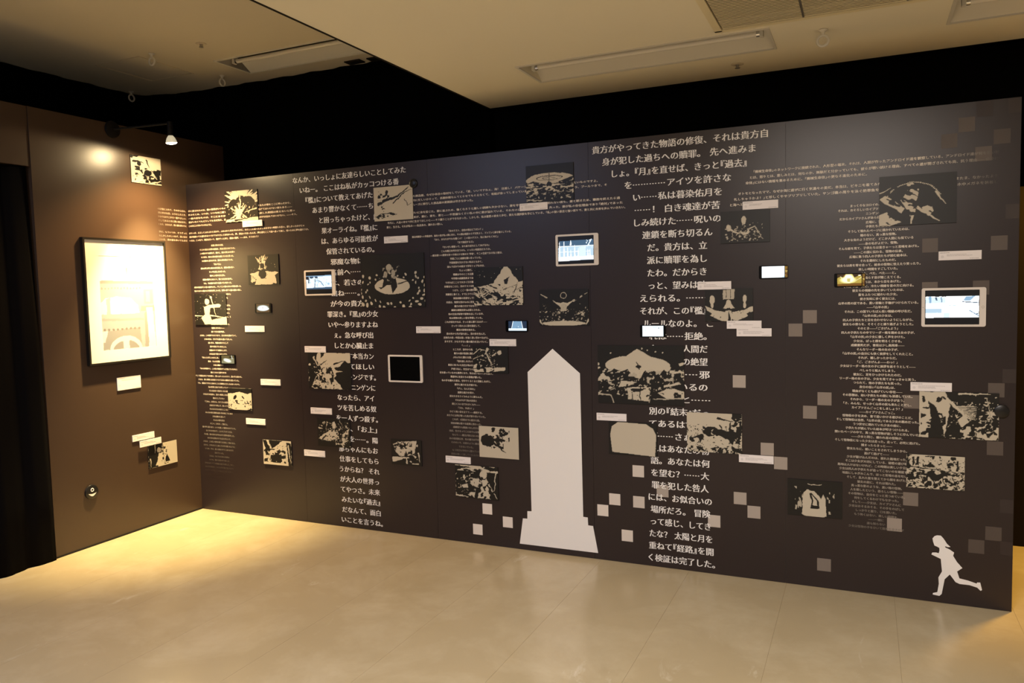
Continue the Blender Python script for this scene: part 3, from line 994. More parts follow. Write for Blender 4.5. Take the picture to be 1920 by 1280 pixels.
# the monument stands upright: true up its sides
flat('obelisk_silhouette', OBELISK, M['cream'], WB, -0.0012)['label'] = 'tall pale obelisk on a stepped base'
flat('running_figure_silhouette', GIRL, M['cream'], WB, -0.0012)['label'] = 'cream silhouette of a running person in a short dress'

# ------------------------------------------------------------------ flat printed pictures (ink laid on a fine grid)
def vnoise(U, V, fx, fy, seed):
    rs = np.random.RandomState(seed); G = rs.rand(int(fy) + 3, int(fx) + 3)
    x = U * fx; y = V * fy; xi = np.clip(x.astype(int), 0, int(fx) + 1); yi = np.clip(y.astype(int), 0, int(fy) + 1); fx_ = x - xi; fy_ = y - yi
    fx_ = fx_ * fx_ * (3 - 2 * fx_); fy_ = fy_ * fy_ * (3 - 2 * fy_)
    xi = np.clip(xi, 0, G.shape[1] - 2); yi = np.clip(yi, 0, G.shape[0] - 2)
    return (G[yi, xi] * (1 - fx_) + G[yi, xi + 1] * fx_) * (1 - fy_) + (G[yi + 1, xi] * (1 - fx_) + G[yi + 1, xi + 1] * fx_) * fy_
class Ink:
    """paints tone values over the unit square, v measured downwards"""
    def __init__(s, w, h, seed=1, cell=0.0022, bg=0.0, wob=0.012, asp=None):
        s.nx = max(12, int(w / cell)); s.ny = max(8, int(h / cell)); s.w, s.h = w, h; s.asp = w / h
        u = np.linspace(0, 1, s.nx + 1); v = np.linspace(0, 1, s.ny + 1); s.U0, s.V0 = np.meshgrid(u, v)
        s.U = s.U0 + (vnoise(s.U0, s.V0, 14, 12, seed) - .5) * 2 * wob + (vnoise(s.U0, s.V0, 34, 28, seed + 5) - .5) * wob
        s.V = s.V0 + (vnoise(s.U0, s.V0, 14, 12, seed + 1) - .5) * 2 * wob + (vnoise(s.U0, s.V0, 34, 28, seed + 6) - .5) * wob
        s.a = np.full(s.U.shape, float(bg)); s.seed = seed
    def ell(s, cx, cy, rx, ry, val, rot=0.0, soft=0.0):
        dx = (s.U - cx) * s.asp; dy = s.V - cy; c, d = math.cos(rot), math.sin(rot)
        q = ((dx * c + dy * d) / (rx * s.asp)) ** 2 + ((-dx * d + dy * c) / ry) ** 2
        if soft: k = np.clip((1 + soft - q) / (2 * soft), 0, 1); s.a = s.a * (1 - k) + val * k
        else: s.a[q < 1] = val
        return s
    def poly(s, pts, val):
        inside = np.zeros(s.U.shape, bool); n = len(pts)
        for i in range(n):
            x0, y0 = pts[i]; x1, y1 = pts[(i + 1) % n]
            if y0 == y1: continue
            c = ((y0 > s.V) != (y1 > s.V)) & (s.U < (x1 - x0) * (s.V - y0) / (y1 - y0) + x0); inside ^= c
        s.a[inside] = val; return s
    def line(s, pts, wd, val, taper=True):
        n = len(pts) - 1
        for i in range(n):
            x0, y0 = pts[i]; x1, y1 = pts[i + 1]; ax = (s.U - x0) * s.asp; ay = s.V - y0; bx = (x1 - x0) * s.asp; by = y1 - y0
            t = np.clip((ax * bx + ay * by) / (bx * bx + by * by + 1e-9), 0, 1); d = np.hypot(ax - t * bx, ay - t * by)
            g = (i + t) / n; ww = wd * (1 - .75 * g if taper else 1)
            s.a[d < ww] = val
        return s
    def speck(s, fx, fy, thr, val, box=(0, 0, 1, 1), seed=3, mask=None, rot=0.0):
        c, d = math.cos(rot), math.sin(rot)
        A = (s.U * c + s.V * d) % 1.0; B = (-s.U * d + s.V * c) % 1.0
        n = vnoise(A, B, fx, fy, s.seed * 13 + seed) * .65 + vnoise(A, B, fx * 2.1, fy * 2.1, s.seed * 7 + seed + 2) * .35
        k = (n > thr) & (s.U0 >= box[0]) & (s.U0 <= box[2]) & (s.V0 >= box[1]) & (s.V0 <= box[3])
        if mask is not None: k &= mask
        s.a[k] = val; return s
    def fan(s, cx, cy, n, r0, r1, wd, val, a0=0, a1=360, seed=1, sq=1.0):
        rs = random.Random(s.seed * 31 + seed)
        for i in range(n):
            a = math.radians(a0 + (a1 - a0) * (i + rs.random() * .6) / n); q = r0 * (1 + .3 * rs.random()); r = r1 * (0.7 + .5 * rs.random())
            s.line([(cx + q * math.cos(a) / s.asp, cy + q * sq * math.sin(a)), (cx + r * math.cos(a) / s.asp, cy + r * sq * math.sin(a))], wd * (.5 + rs.random()), val)
        return s
    def mesh(s, name, lo, hi, ramp=None):
        nx, ny = s.nx, s.ny
        X = (s.U0 - .5) * s.w; Z = (.5 - s.V0) * s.h
        V = np.stack([X.ravel(), np.zeros(X.size), Z.ravel()], 1)
        i = np.arange(ny)[:, None] * (nx + 1) + np.arange(nx)[None, :]
        Fq = np.stack([i + nx + 1, i + nx + 2, i + 1, i], -1).reshape(-1, 4)
        me = bpy.data.meshes.new(name); me.vertices.add(len(V)); me.vertices.foreach_set('co', V.ravel())
        me.loops.add(Fq.size); me.loops.foreach_set('vertex_index', Fq.ravel().astype(np.int32))
        me.polygons.add(len(Fq)); me.polygons.foreach_set('loop_start', np.arange(0, Fq.size, 4, dtype=np.int32))
        me.update(calc_edges=True)
        at = me.color_attributes.new('ink', 'FLOAT_COLOR', 'POINT')
        t = s.a.ravel()[:, None]
        if ramp is None: C = np.array(lo)[None] * (1 - t) + np.array(hi)[None] * t
        else:
            ks = np.array([r[0] for r in ramp]); C = np.stack([np.interp(t[:, 0], ks, [r[1][c] for r in ramp]) for c in range(3)], 1)
        at.data.foreach_set('color', np.concatenate([C, np.ones((len(C), 1))], 1).ravel()); me.update()
        return me

BLK = (0.011, 0.010, 0.009)
def A(k):
    side, x0, z0, x1, z1 = ART_RECTS[k]; return x1 - x0, z1 - z0
def ink(k, bg, wob=0.014): w_, h_ = A(k); return Ink(w_, h_, k + 3, 0.0021 if w_ < .4 else 0.0026, bg, wob)
def make_art(k):
    i = None
    if k == 0:
        i = ink(0, 1).poly([(0, 0), (.3, 0), (.18, .07), (.08, .05), (.04, .12), (0, .1)], 0)
        i.line([(.08, .22), (.25, .2), (.42, .24)], .04, 0).ell(.27, .29, .07, .09, 0).speck(12, 10, .56, 0, (.12, .38, .48, .85), 2).line([(.52, .12), (.6, .4)], .035, 0)
        i.ell(.55, .6, .12, .12, 0).speck(10, 14, .5, 0, (.45, .42, .95, .98), 5).poly([(.68, .5), (1, .42), (1, .62), (.8, .68)], 0).poly([(.55, .8), (1, .78), (1, .95), (.7, .92), (.6, .9)], 0)
        i.line([(.62, .98), (.98, .84)], .04, 1).speck(16, 16, .68, 0, (.05, .72, .6, 1), 8)
    elif k == 1:
        i = ink(1, 1).poly([(0, 0), (.5, 0), (.44, .35), (.34, .7), (.3, 1), (0, 1)], 0).poly([(.36, .42), (.46, .42), (.5, .95), (.24, .93), (.3, .75)], 1).ell(.37, .28, .075, .10, 1)
        i.poly([(.62, .5), (.74, .86), (.56, .86)], 0).line([(.5, .1), (.54, .9)], .02, 0).speck(16, 14, .62, 0, (.44, .1, .68, .95), 4).line([(.06, .6), (.08, .95)], .03, 1).line([(.24, .05), (.24, .4)], .02, 1)
    elif k == 2:
        i = ink(2, 0).fan(.5, .42, 26, .3, .75, .05, 1, 170, 370).ell(.27, .48, .17, .22, 0).ell(.74, .46, .19, .26, 0).line([(.5, .05), (.46, .3)], .05, 1).fan(.45, .72, 14, .05, .38, .04, 1, 20, 340)
        i.poly([(0, .94), (0, .98), (1, 1), (1, .9), (.5, .95)], 1).line([(.95, .6), (.6, .72)], .03, 1).speck(14, 12, .66, 0, (.1, .55, .9, .95), 3).poly([(.02, .9), (.98, .88), (.98, .99), (.02, .99)], 1).line([(.3, .95), (.8, .88)], .03, 0)
    elif k == 3:
        i = ink(3, 0).fan(.47, .42, 9, .06, .42, .035, 1, 230, 310).poly([(.34, .5), (.42, .2), (.5, .16), (.6, .5)], 1).ell(.47, .38, .07, .1, 0).poly([(.05, .62), (.32, .56), (.64, .56), (.98, .6), (.78, .78), (.8, 1), (.22, 1), (.26, .8)], 1)
        i.ell(.47, .66, .13, .14, 0).speck(18, 16, .62, 0, (.3, .1, .64, .8), 5).fan(.9, .95, 8, .02, .3, .03, 1, 190, 260).fan(.1, .9, 6, .02, .25, .03, 1, 270, 350).speck(30, 26, .82, 1, (.1, .3, .9, .6), 8)
    elif k == 4:
        i = ink(4, 0, .008).line([(.53, .1), (.66, .7)], .022, 1).ell(.53, .12, .03, .04, 1).poly([(.3, .42), (.48, .36), (.78, .34), (.84, .38), (.8, .44), (.5, .46), (.46, .66), (.58, .98), (.3, .98), (.2, .78), (.32, .66)], 1)
        i.ell(.40, .26, .075, .1, 1).poly([(.55, .84), (1, .74), (1, 1), (.5, 1)], 1).line([(0, .7), (.3, .72)], .02, 1).line([(.5, .7), (.95, .76)], .02, 1).speck(36, 30, .86, 1, (0, 0, 1, .9), 4)
    elif k == 5:
        i = ink(5, 1).poly([(0, 0), (1, 0), (1, .2), (.8, .26), (.5, .16), (.2, .24), (0, .26)], 0).ell(.30, .42, .05, .13, 0, .6).ell(.64, .42, .03, .09, 0, -.8).speck(16, 9, .55, 0, (.3, .56, .72, .74), 2)
        i.speck(24, 16, .66, 0, (.02, .55, .35, .95), 4).speck(24, 16, .66, 0, (.68, .55, .98, .95), 5).poly([(0, .93), (.25, 1), (0, 1)], 0).poly([(1, .92), (.75, 1), (1, 1)], 0)
    elif k == 6:
        i = ink(6, 1).poly([(0, 0), (.12, 0), (.26, .4), (.2, .5), (.06, .3)], 0).poly([(.2, 0), (.7, 0), (.5, .2), (.3, .36)], 0).line([(.16, 0), (.32, .4)], .04, 1).poly([(.84, .06), (1, .1), (1, 1), (.88, 1)], 0)
        i.speck(9, 9, .5, 0, (.02, .35, .8, .95), 3).poly([(.25, .62), (.65, .55), (.66, .84), (.28, .86)], 0).line([(.05, .94), (.85, .93)], .05, 1).line([(.9, .2), (.97, .9)], .03, 1)
    elif k == 7:
        i = ink(7, 1).speck(15, 14, .54, 0, (.1, .1, .4, .4), 2).line([(.25, .42), (.62, .3), (.9, .06)], .045, 0).line([(.5, .5), (.8, .2), (.98, .14)], .02, 0).line([(.12, .5), (.26, .44)], .05, 0).line([(.8, .4), (.86, .58), (.97, .54)], .014, 0)
        i.speck(20, 20, .68, 0, (.18, .46, .34, .74), 5).poly([(.02, .86), (.2, .78), (.45, .76), (.6, .82), (.4, .88), (.1, .94)], 0).speck(20, 26, .6, 1, (.05, .8, .6, .95), 8)
    elif k == 8:
        i = ink(8, 0, .006).ell(.50, .60, .275, .155, 1).ell(.44, .40, .10, .14, 0).poly([(.34, .62), (.40, .3), (.48, .22), (.56, .34), (.58, .62), (.50, .74), (.48, .58), (.42, .58), (.32, .66), (.28, .62)], 0)
        i.ell(.455, .25, .045, .06, .75).ell(.40, .38, .03, .06, .7).ell(.52, .36, .03, .07, .7).speck(20, 16, .66, .6, (.36, .2, .6, .5), 4)
        rs = random.Random(5)
        for ring, (rr, n, s_) in enumerate(((.40, 22, .020), (.50, 26, .026), (.60, 26, .030))):
            for q in range(n):
                a = 2 * math.pi * (q + rs.random() * .7) / n; x = .5 + rr * math.cos(a) * (1 + .08 * rs.random()); y = .64 + rr * .62 * math.sin(a) * (1 + .1 * rs.random()) + .03
                if y > .36: i.ell(x, y, s_ * .62 * (.6 + .6 * rs.random()), s_ * (1 + .8 * (y - .4)) * (.6 + .6 * rs.random()), 1, a + rs.random())
        i.line([(.6, .56), (.8, .5)], .015, 0)
    elif k == 9:
        i = ink(9, 0).poly([(.24, 0), (1, 0), (1, .25), (.62, .42), (.7, .55), (.6, .7), (.78, .9), (.8, 1), (.05, 1), (.15, .7), (.3, .4), (.2, .2)], 1).poly([(.3, 0), (.42, 0), (.3, .16)], 0)
        i.line([(.14, .12), (.22, .35)], .03, 1).poly([(.86, .2), (1, .3), (1, 1), (.8, 1), (.64, .56)], 0).speck(15, 14, .55, 0, (.0, .4, .6, 1), 3).line([(.3, .34), (.46, .2)], .02, 0).line([(.62, .3), (.84, .22)], .025, 0)
        i.line([(.66, .5), (.8, .5)], .025, 1).speck(20, 20, .7, 1, (0, .3, .3, .8), 6)
    elif k == 10:
        i = ink(10, 0).poly([(.42, .4), (.62, .4), (.66, .7), (.3, .8), (.02, .74), (.2, .55)], 1).ell(.52, .22, .06, .12, 1).poly([(.66, .8), (.8, .5), (.98, .3), (.9, .7)], 1).speck(20, 16, .6, 0, (.05, .4, .95, .8), 4)
        i.line([(.62, .95), (.68, .5)], .05, 0).line([(.06, .34), (.16, .36)], .03, 1).line([(.3, .1), (.26, .5)], .012, .6).line([(.7, .05), (.8, .3)], .012, .6).speck(14, 16, .62, 1, (.55, .72, 1, 1), 7).poly([(.04, .76), (.5, .84), (.5, 1), (.04, .98)], 0)
    elif k == 11:
        i = ink(11, 0).poly([(.25, .1), (.85, .02), (.78, .5), (.6, .62), (.3, .66), (.14, .5), (.06, .2)], 1).poly([(.02, .7), (.45, .68), (.3, .82), (.04, .9)], 1).speck(13, 12, .56, 0, (.1, .1, .7, .7), 4)
        i.poly([(.44, .66), (.5, .42), (.56, .66)], 0).speck(14, 14, .62, 1, (.4, .55, .9, .95), 6).ell(.86, .2, .03, .05, 1).line([(.9, .5), (.94, .85)], .03, 1).speck(20, 20, .6, 0, (0, 0, .35, .4), 9)
    elif k == 12:
        i = ink(12, 0).speck(40, 30, .88, 1, (0, 0, 1, .4), 2).poly([(.63, 0), (.71, 0), (.92, .42), (1, .38), (1, 1), (0, 1), (0, .52), (.25, .48), (.4, .42)], 1)
        i.speck(8, 26, .54, 0, (0, .45, .55, 1), 4, rot=.5).speck(9, 24, .6, 0, (.5, .75, 1, 1), 6, rot=-.3).poly([(.62, .34), (.74, .26), (.7, .44), (.64, .46)], 0).speck(14, 14, .6, 0, (.35, .66, .75, .92), 8)
        i.line([(.82, .66), (.9, .42)], .018, 0).line([(.6, .6), (.88, .46)], .01, 0).poly([(0, .62), (.2, .55), (.3, .7), (.15, .9), (0, .9)], 0).fan(.15, .8, 10, .05, .3, .02, 1, 200, 340)
    elif k == 13:
        i = ink(13, 0).poly([(0, .86), (.3, .8), (.92, .78), (.9, .9), (.6, .95), (.05, .98)], 1).line([(.02, .3), (.2, .1), (.4, .2)], .02, 1).line([(0, .5), (.3, .3)], .015, .8).ell(.42, .14, .04, .07, 1).ell(.76, .24, .05, .08, 1)
        i.line([(.56, .36), (.66, .26)], .03, 1).line([(.4, .3), (.58, .86)], .03, 1).speck(16, 14, .64, 1, (.25, .15, .6, .5), 3).speck(12, 10, .55, 0, (.1, .7, .6, 1), 5).poly([(0, .72), (.12, .66), (.1, .8), (0, .84)], 1)
    elif k == 14:
        i = ink(14, 1, .02).ell(.22, .46, .17, .20, 0).speck(15, 12, .5, 1, (.02, .2, .4, .3), 2).line([(.3, .5), (.5, .62), (.66, .82)], .05, 0).line([(.42, .45), (.56, .7)], .03, 0).speck(13, 12, .52, 0, (.32, .03, .78, .46), 5).speck(14, 12, .62, 0, (.3, .3, .62, .7), 7)
    elif k == 15:
        i = ink(15, 0).speck(7, 22, .52, 1, (0, 0, 1, .18), 3, rot=.2).poly([(.34, .44), (.52, .36), (.64, .48), (.58, .66), (.4, .62)], 1).ell(.66, .26, .09, .12, 1).poly([(.62, .4), (.72, .4), (.84, .98), (.5, .98), (.6, .7)], 1)
        i.poly([(.16, .62), (.28, .55), (.3, .68), (.2, .7)], 1).poly([(.5, .66), (.44, .98), (.3, .9)], 1).line([(.72, .4), (.96, .95)], .03, 1).speck(16, 14, .60, 0, (.3, .3, .9, 1), 6).line([(.95, .2), (.9, .75)], .02, 1).speck(20, 12, .66, 1, (0, .3, .3, .7), 9).line([(0, .93), (.3, .97)], .03, 1)
    elif k == 16:
        i = ink(16, 0, .010).ell(.5, .40, .50, .17, 1).ell(.5, .365, .28, .065, 0).ell(.5, .37, .26, .05, 1).ell(.48, .375, .14, .03, 0).ell(.49, .375, .12, .02, 1).line([(.49, .22), (.49, .5)], .012, .2, False)
        i.poly([(0, .5), (.15, .42), (.4, .52), (.6, .52), (.85, .42), (1, .36), (1, 1), (0, 1)], 0).speck(9, 22, .60, 1, (0, .42, 1, .78), 4).speck(10, 26, .70, .8, (0, .75, 1, .98), 6).ell(.49, .54, .055, .08, 0).poly([(.4, .66), (.49, .58), (.6, .66), (.55, .7), (.49, .64), (.44, .7)], 1).poly([(.42, .72), (.57, .7), (.56, 1), (.43, 1)], 0)
    elif k == 17:
        i = ink(17, 0, .008).ell(.5, .94, .44, .07, 1).ell(.5, .17, .062, .09, .9).ell(.5, .17, .05, .075, 0).poly([(.3, .32), (.44, .38), (.5, .34), (.56, .38), (.72, .3), (.6, .44), (.55, .5), (.56, .6), (.44, .6), (.44, .5), (.4, .44)], 1)
        i.ell(.5, .5, .065, .11, .85).line([(.3, .34), (.02, .12)], .03, .8).line([(.7, .32), (.98, .1)], .03, .8).speck(20, 16, .55, 0, (0, 0, .32, .4), 3).speck(20, 16, .55, 0, (.68, 0, 1, .4), 4).speck(22, 16, .72, .8, (0, .6, 1, .86), 7).speck(24, 20, .8, .6, (0, .4, 1, .7), 8).line([(0, .86), (.06, .98)], .03, 1).line([(1, .84), (.94, .97)], .03, 1).poly([(.42, .62), (.58, .62), (.55, .8), (.45, .8)], 0)
    elif k == 18:
        i = ink(18, 0, .007).ell(.47, .34, .38, .17, 1).poly([(.25, .28), (.42, .10), (.47, .06), (.53, .10), (.72, .26), (.86, .36), (.8, .48), (.5, .58), (.14, .46)], 1)
        i.poly([(.1, .5), (.2, .40), (.28, .44), (.35, .4), (.38, .46), (.44, .54), (.5, .56), (.56, .42), (.6, .46), (.66, .42), (.72, .46), (.78, .4), (.84, .48), (1, .4), (1, 1), (0, 1), (0, .42)], 0)
        i.speck(18, 16, .66, 1, (0, .3, .18, .62), 2).speck(18, 14, .68, 1, (.84, .28, 1, .62), 3).speck(20, 14, .68, .8, (.12, .42, .88, .7), 4).poly([(.34, .72), (.62, .7), (.6, .94), (.36, .92)], 1).poly([(.38, .74), (.56, .73), (.5, .78), (.4, .8)], 0)
        i.line([(.40, .78), (.41, .92)], .008, 0, False).line([(.5, .78), (.5, .93)], .008, 0, False).poly([(.7, .8), (.84, .7), (1, .76), (1, .88), (.8, .88)], 1).speck(16, 12, .58, 0, (.66, .66, 1, .9), 6).poly([(.28, .6), (.46, .62), (.34, .7), (.24, .72)], 1).line([(.78, .68), (.94, .62)], .018, 1, False)
        i.line([(.0, .84), (.15, .86), (.18, .98)], .010, .8, False).line([(.60, .96), (.62, .90), (.98, .88)], .010, .8, False).ell(.48, .355, .03, .028, 0).line([(.46, .28), (.49, .4)], .008, 0, False)
        for x, y in ((.16, .13), (.53, .05), (.59, .08), (.26, .2), (.68, .1), (.76, .12)): i.ell(x, y, .008, .012, 1)
    elif k == 19:
        # plain pale rounded field on black, left blank
        i = ink(19, 0, .003).poly([(.20, .0), (.78, .03), (.92, .16), (.985, .35), (.96, 1.0), (.07, .93), (.03, .4), (.07, .14)], 1)
        i
    elif k == 20:
        i = ink(20, 1).speck(12, 10, .50, 0, (0, .34, .5, .95), 3).poly([(.84, 0), (1, 0), (1, 1), (.82, .9), (.74, .5)], 0).speck(16, 14, .58, 1, (.8, .1, 1, .9), 5).poly([(.5, .36), (.8, .46), (.9, .7), (.6, .6), (.45, .5)], 0).poly([(.3, .62), (.6, .56), (.84, .78), (.78, .94), (.5, .92), (.28, .86)], 1)
        i.speck(22, 10, .56, 0, (0, .86, 1, 1), 8).ell(.72, .3, .07, .10, 1).line([(.56, .12), (.84, .2)], .02, 0).line([(.6, .3), (.66, .44)], .02, 0).fan(.1, .6, 12, .05, .3, .02, 1, 200, 350)
    elif k == 21:
        i = ink(21, 0, .008).ell(.48, .30, .05, .13, 1).ell(.50, .66, .09, .10, 1).ell(.49, .61, .06, .07, 0).line([(.14, .5), (.3, .66), (.4, .72)], .035, 1).ell(.17, .52, .05, .1, 1).line([(.56, .6), (.7, .5), (.86, .9)], .025, .8).speck(20, 18, .70, .8, (.1, .4, .85, .95), 4)
    elif k == 22:
        i = ink(22, 0, .006).poly([(.38, .04), (.62, .02), (.61, .32), (.38, .33)], .85).line([(.45, .04), (.45, .3)], .008, 0, False).line([(.54, .04), (.54, .3)], .008, 0, False).ell(.5, .46, .055, .12, 1).poly([(.38, .6), (.44, .48), (.5, .6), (.56, .48), (.63, .6), (.55, .62), (.5, .56), (.45, .62)], 1)
        i.poly([(.44, .68), (.5, .66), (.48, 1), (.34, 1)], 1).poly([(.5, .66), (.55, .68), (.64, .98), (.55, 1)], 1).poly([(0, .52), (.22, .66), (.42, .72), (.42, .9), (.36, 1), (.1, .82), (.16, .76), (.04, .66)], 1).poly([(1, .54), (.8, .66), (.58, .72), (.6, .92), (.66, 1), (.9, .84), (.86, .76), (1, .7)], 1)
        i.ell(.15, .34, .055, .14, 1).ell(.15, .5, .03, .1, 1).ell(.83, .32, .04, .12, 1).ell(.83, .5, .03, .1, 1)
    elif k == 23:
        i = ink(23, 0, .008)
        i.a[:] = 0.0
        for j in range(40):
            a = math.radians(200 + 130 * j / 39); i.ell(.45 + .40 * math.cos(a), .70 + .55 * math.sin(a), .010, .012, 1)
        i.poly([(.36, .18), (.44, .16), (.52, .3), (.50, .5), (.44, .7), (.42, .84), (.34, .6), (.28, .5), (.36, .34)], 1).poly([(0, .46), (.08, .38), (.2, .5), (.34, .66), (.3, .76), (.14, .6), (.06, .54)], 1).poly([(0, .78), (.1, .72), (.18, .86), (.3, .94), (.14, 1), (0, 1)], 1)
        i.poly([(.56, .66), (.68, .6), (.72, .74), (.64, .86)], 1).line([(.5, .66), (.78, .94)], .03, 1).line([(.46, .72), (.42, .98)], .035, 1).speck(9, 20, .60, 0, (.05, .2, .75, .98), 5, rot=.7).line([(.74, .36), (.86, .62)], .02, 1).line([(.02, .34), (.16, .24)], .012, 1)
    elif k == 24:
        i = ink(24, 0, .010).poly([(0, 0), (.34, 0), (.4, .3), (.36, .6), (.33, .98), (.28, .6), (.2, .3), (.12, .2), (.16, .6), (.12, 1), (0, 1)], 1)
        for q in range(9): i.line([(.28 + .02 * q, .02 + .03 * q), (.44 + .02 * q, .3 + .03 * q), (.72, .30 + .035 * q)], .022, 1)
        i.speck(16, 14, .60, 0, (.02, .1, .34, .95), 3).poly([(.56, .5), (.64, .62), (.54, .74), (.5, .6)], 1).speck(16, 12, .60, 1, (.5, .72, 1, 1), 5).fan(.9, .44, 9, .02, .12, .02, 1).speck(26, 20, .72, 1, (.7, 0, 1, .6), 7).line([(.5, .04), (.9, .02)], .02, 1).line([(.85, .1), (.95, .9)], .01, .6)
    elif k == 25:
        i = ink(25, 1).poly([(0, 0), (.1, 0), (.02, .1), (.08, .4), (0, .45)], 0).speck(15, 12, .55, 0, (.28, .02, .85, .36), 3).poly([(.36, .5), (.6, .42), (.74, .5), (.6, .68), (.5, .78), (.36, .62)], 0).speck(20, 16, .54, 0, (0, .45, 1, 1), 5)
        for q in range(6): i.line([(.05 + .18 * q, .55), (.16 + .18 * q, .95)], .012, 0, False)
        i.line([(.02, .36), (.5, .42), (1, .5)], .02, 0).ell(.55, .5, .05, .06, 1).line([(.12, .1), (.12, .3)], .03, 0, False).line([(.2, .08), (.2, .28)], .03, 0, False).line([(.88, .16), (.88, .4)], .03, 0, False)
    elif k == 26:
        i = ink(26, 0, .006).poly([(.27, .9), (.28, .4), (.36, .26), (.62, .26), (.70, .5), (.72, .97), (.3, .97)], 1).ell(.49, .94, .23, .08, 1).poly([(.36, .1), (.58, .1), (.66, .36), (.62, .5), (.5, .3), (.4, .28)], 0).poly([(.4, .36), (.44, .34), (.58, .56), (.59, .78), (.42, .78), (.45, .56)], 0).poly([(.45, .4), (.54, .56), (.55, .7), (.46, .68), (.48, .56)], 1)
        i.ell(.5, .1, .13, .035, 1).ell(.5, .085, .13, .03, 0).speck(26, 7, .64, .8, (.12, .2, .28, .85), 4).speck(26, 7, .64, .8, (.72, .3, .86, .9), 5)
    fine = {8: (30, 22, .78, .5, (.3, .2, .62, .6)), 10: (26, 20, .70, 1, (.05, .1, .95, .8)), 11: (22, 18, .70, 0, (.2, .1, .8, .7)), 12: (34, 26, .70, 0, (0, .5, 1, 1)), 13: (24, 18, .72, 1, (.1, .1, .7, .8)),
            15: (26, 22, .70, 1, (0, .2, .45, 1)), 16: (22, 40, .70, 1, (0, .46, 1, .95)), 17: (34, 26, .74, .8, (0, .55, 1, .88)), 18: (40, 30, .68, .9, (0, .40, 1, .86)), 20: (34, 28, .70, 0, (0, .3, 1, 1)),
            21: (30, 24, .74, .8, (.15, .45, .85, .95)), 24: (34, 26, .70, 1, (.3, .2, 1, 1)), 25: (34, 26, .66, 0, (0, .1, 1, 1)), 9: (30, 24, .70, 0, (.1, .3, .7, 1)), 2: (26, 20, .72, 1, (.1, .4, .9, .9)), 6: (22, 18, .70, 0, (.1, .2, .9, .9)), 22: (26, 20, .76, 0, (0, .6, 1, 1))}
    if k in fine: a_, b_, c_, d_, bx_ = fine[k]; i.speck(a_, b_, c_ + .035, d_, bx_, 31, None, .35)
    if k == 18: i.speck(38, 26, .70, 0, (.3, .66, .7, .95), 37)
    return i
ART_LABELS = [
 'small cream and black art print high on the left wall below the lamp',
 'half-black half-cream art print low on the left wall under two caption cards',
 'topmost art print near the corner, two dark hollows under pale rays',
 'art print with a pale star-like burst, below the two-hollow print',
 'black art print with a slanting pale bar, overlapping the leftmost column of small text',
 'small cream art print with black top band on the leftmost small text',
 'small black and cream print low near the corner, under the lowest small caption card',
 'mostly cream art print at the top of the left large text, disc at its corner',
 'large black art print with a pale oval ringed by petal-like flecks',
 'cream and black art print over the left large text, level with the switched-off tablet',
 'dark art print with pale folded shapes at the left large text, below a card',
 'small crackled cream and black print standing alone below the switched-off tablet',
 'art print with a pale peak on black, right of the middle small text',
 'small dark art print with a pale ground strip, left of the obelisk top',
 'cream art print with a black tree-like clump, left of the pale obelisk',
 'busy black and cream print under a caption card, lowest left of the obelisk',
 'dark art print with rippling pale rings, at the top middle of the long wall',
 'dark art print with a ringed dot and pale oval below, above the obelisk',
 'largest black art print, with a pale dome over dark crowded ground, right of the obelisk',
 'plain cream rounded field on black, under the caption card right of the obelisk',
 'black and cream reedy art print covering the right large text below the largest print',
 'small dark art print with few pale marks, upper right of the right large text',
 'black art print with symmetrical pale wings and a pale slab above them',
 'large dark art print with a pale arc, at the top right of the wall',
 'black and cream print with sweeping pale strands, black disc at its edge',
 'cream and black street-like print below the sweeping-strands print at the right end',
 'black art print with a pale arched panel, low right of the large text']
for k, (side, x0, z0, x1, z1) in enumerate(ART_RECTS):
    wd, hg = x1 - x0, z1 - z0; loc, rz = on_wall(side, (x0 + x1) / 2, (z0 + z1) / 2)
    if side == 'B' and x0 < 0.05: loc = (loc[0] + 0.0, loc[1], loc[2])
    b = MB().prism([(-wd / 2, -hg / 2), (wd / 2, -hg / 2), (wd / 2, hg / 2), (-wd / 2, hg / 2)], -0.006, 0.0).build('art_print', M['board'], None, loc, rz)
    tag(b, ART_LABELS[k], 'art print', 'black and cream art prints on the walls')
    obj('printed_face', make_art(k).mesh('printed_face', BLK, PRINT), M['artprint'], b, (0, -0.0063, 0))

# ------------------------------------------------------------------ caption cards
CARD_LABELS = [
 'white caption card at the lower right corner of the topmost print near the corner',
 'small white caption card under the phone below the star-burst print',
 'small white caption card right of the small cream print with the black top band',
 'lowest white caption card near the corner, above the small print there',
 'white caption card on the top left corner of the print level with the black tablet',
 'white caption card above the dark folded-shapes print beside the left large text',
 'lowest white caption card left of the left large text',
 'white caption card under the cream print at the top of the left large text',
 'white caption card alone right of the left large text, above the switched-off tablet',
 'white caption card above the small dark print left of the obelisk top',
 'white caption card at the top left of the lowest busy print left of the obelisk',
 'white caption card under the rippling rings print at the top middle',
 'white caption card above the small dark print upper right of the large text',
 'white caption card above the symmetrical wings print, over the large text',
 'upper white caption card of the stepped pair under the symmetrical wings print',
 'lower white caption card of the stepped pair under the symmetrical wings print',
 'white caption card above the plain cream rounded field right of the obelisk',
 'white caption card under the reedy print, touching two pale squares',
 'white caption card above the large tablet at the right end of the wall',
 'white caption card above the sweeping-strands print at the right end',
 'white caption card under the framed picture on the left wall',
 'upper left white caption card of the overlapping pair on the left wall',
 'lower right white caption card of the overlapping pair on the left wall']
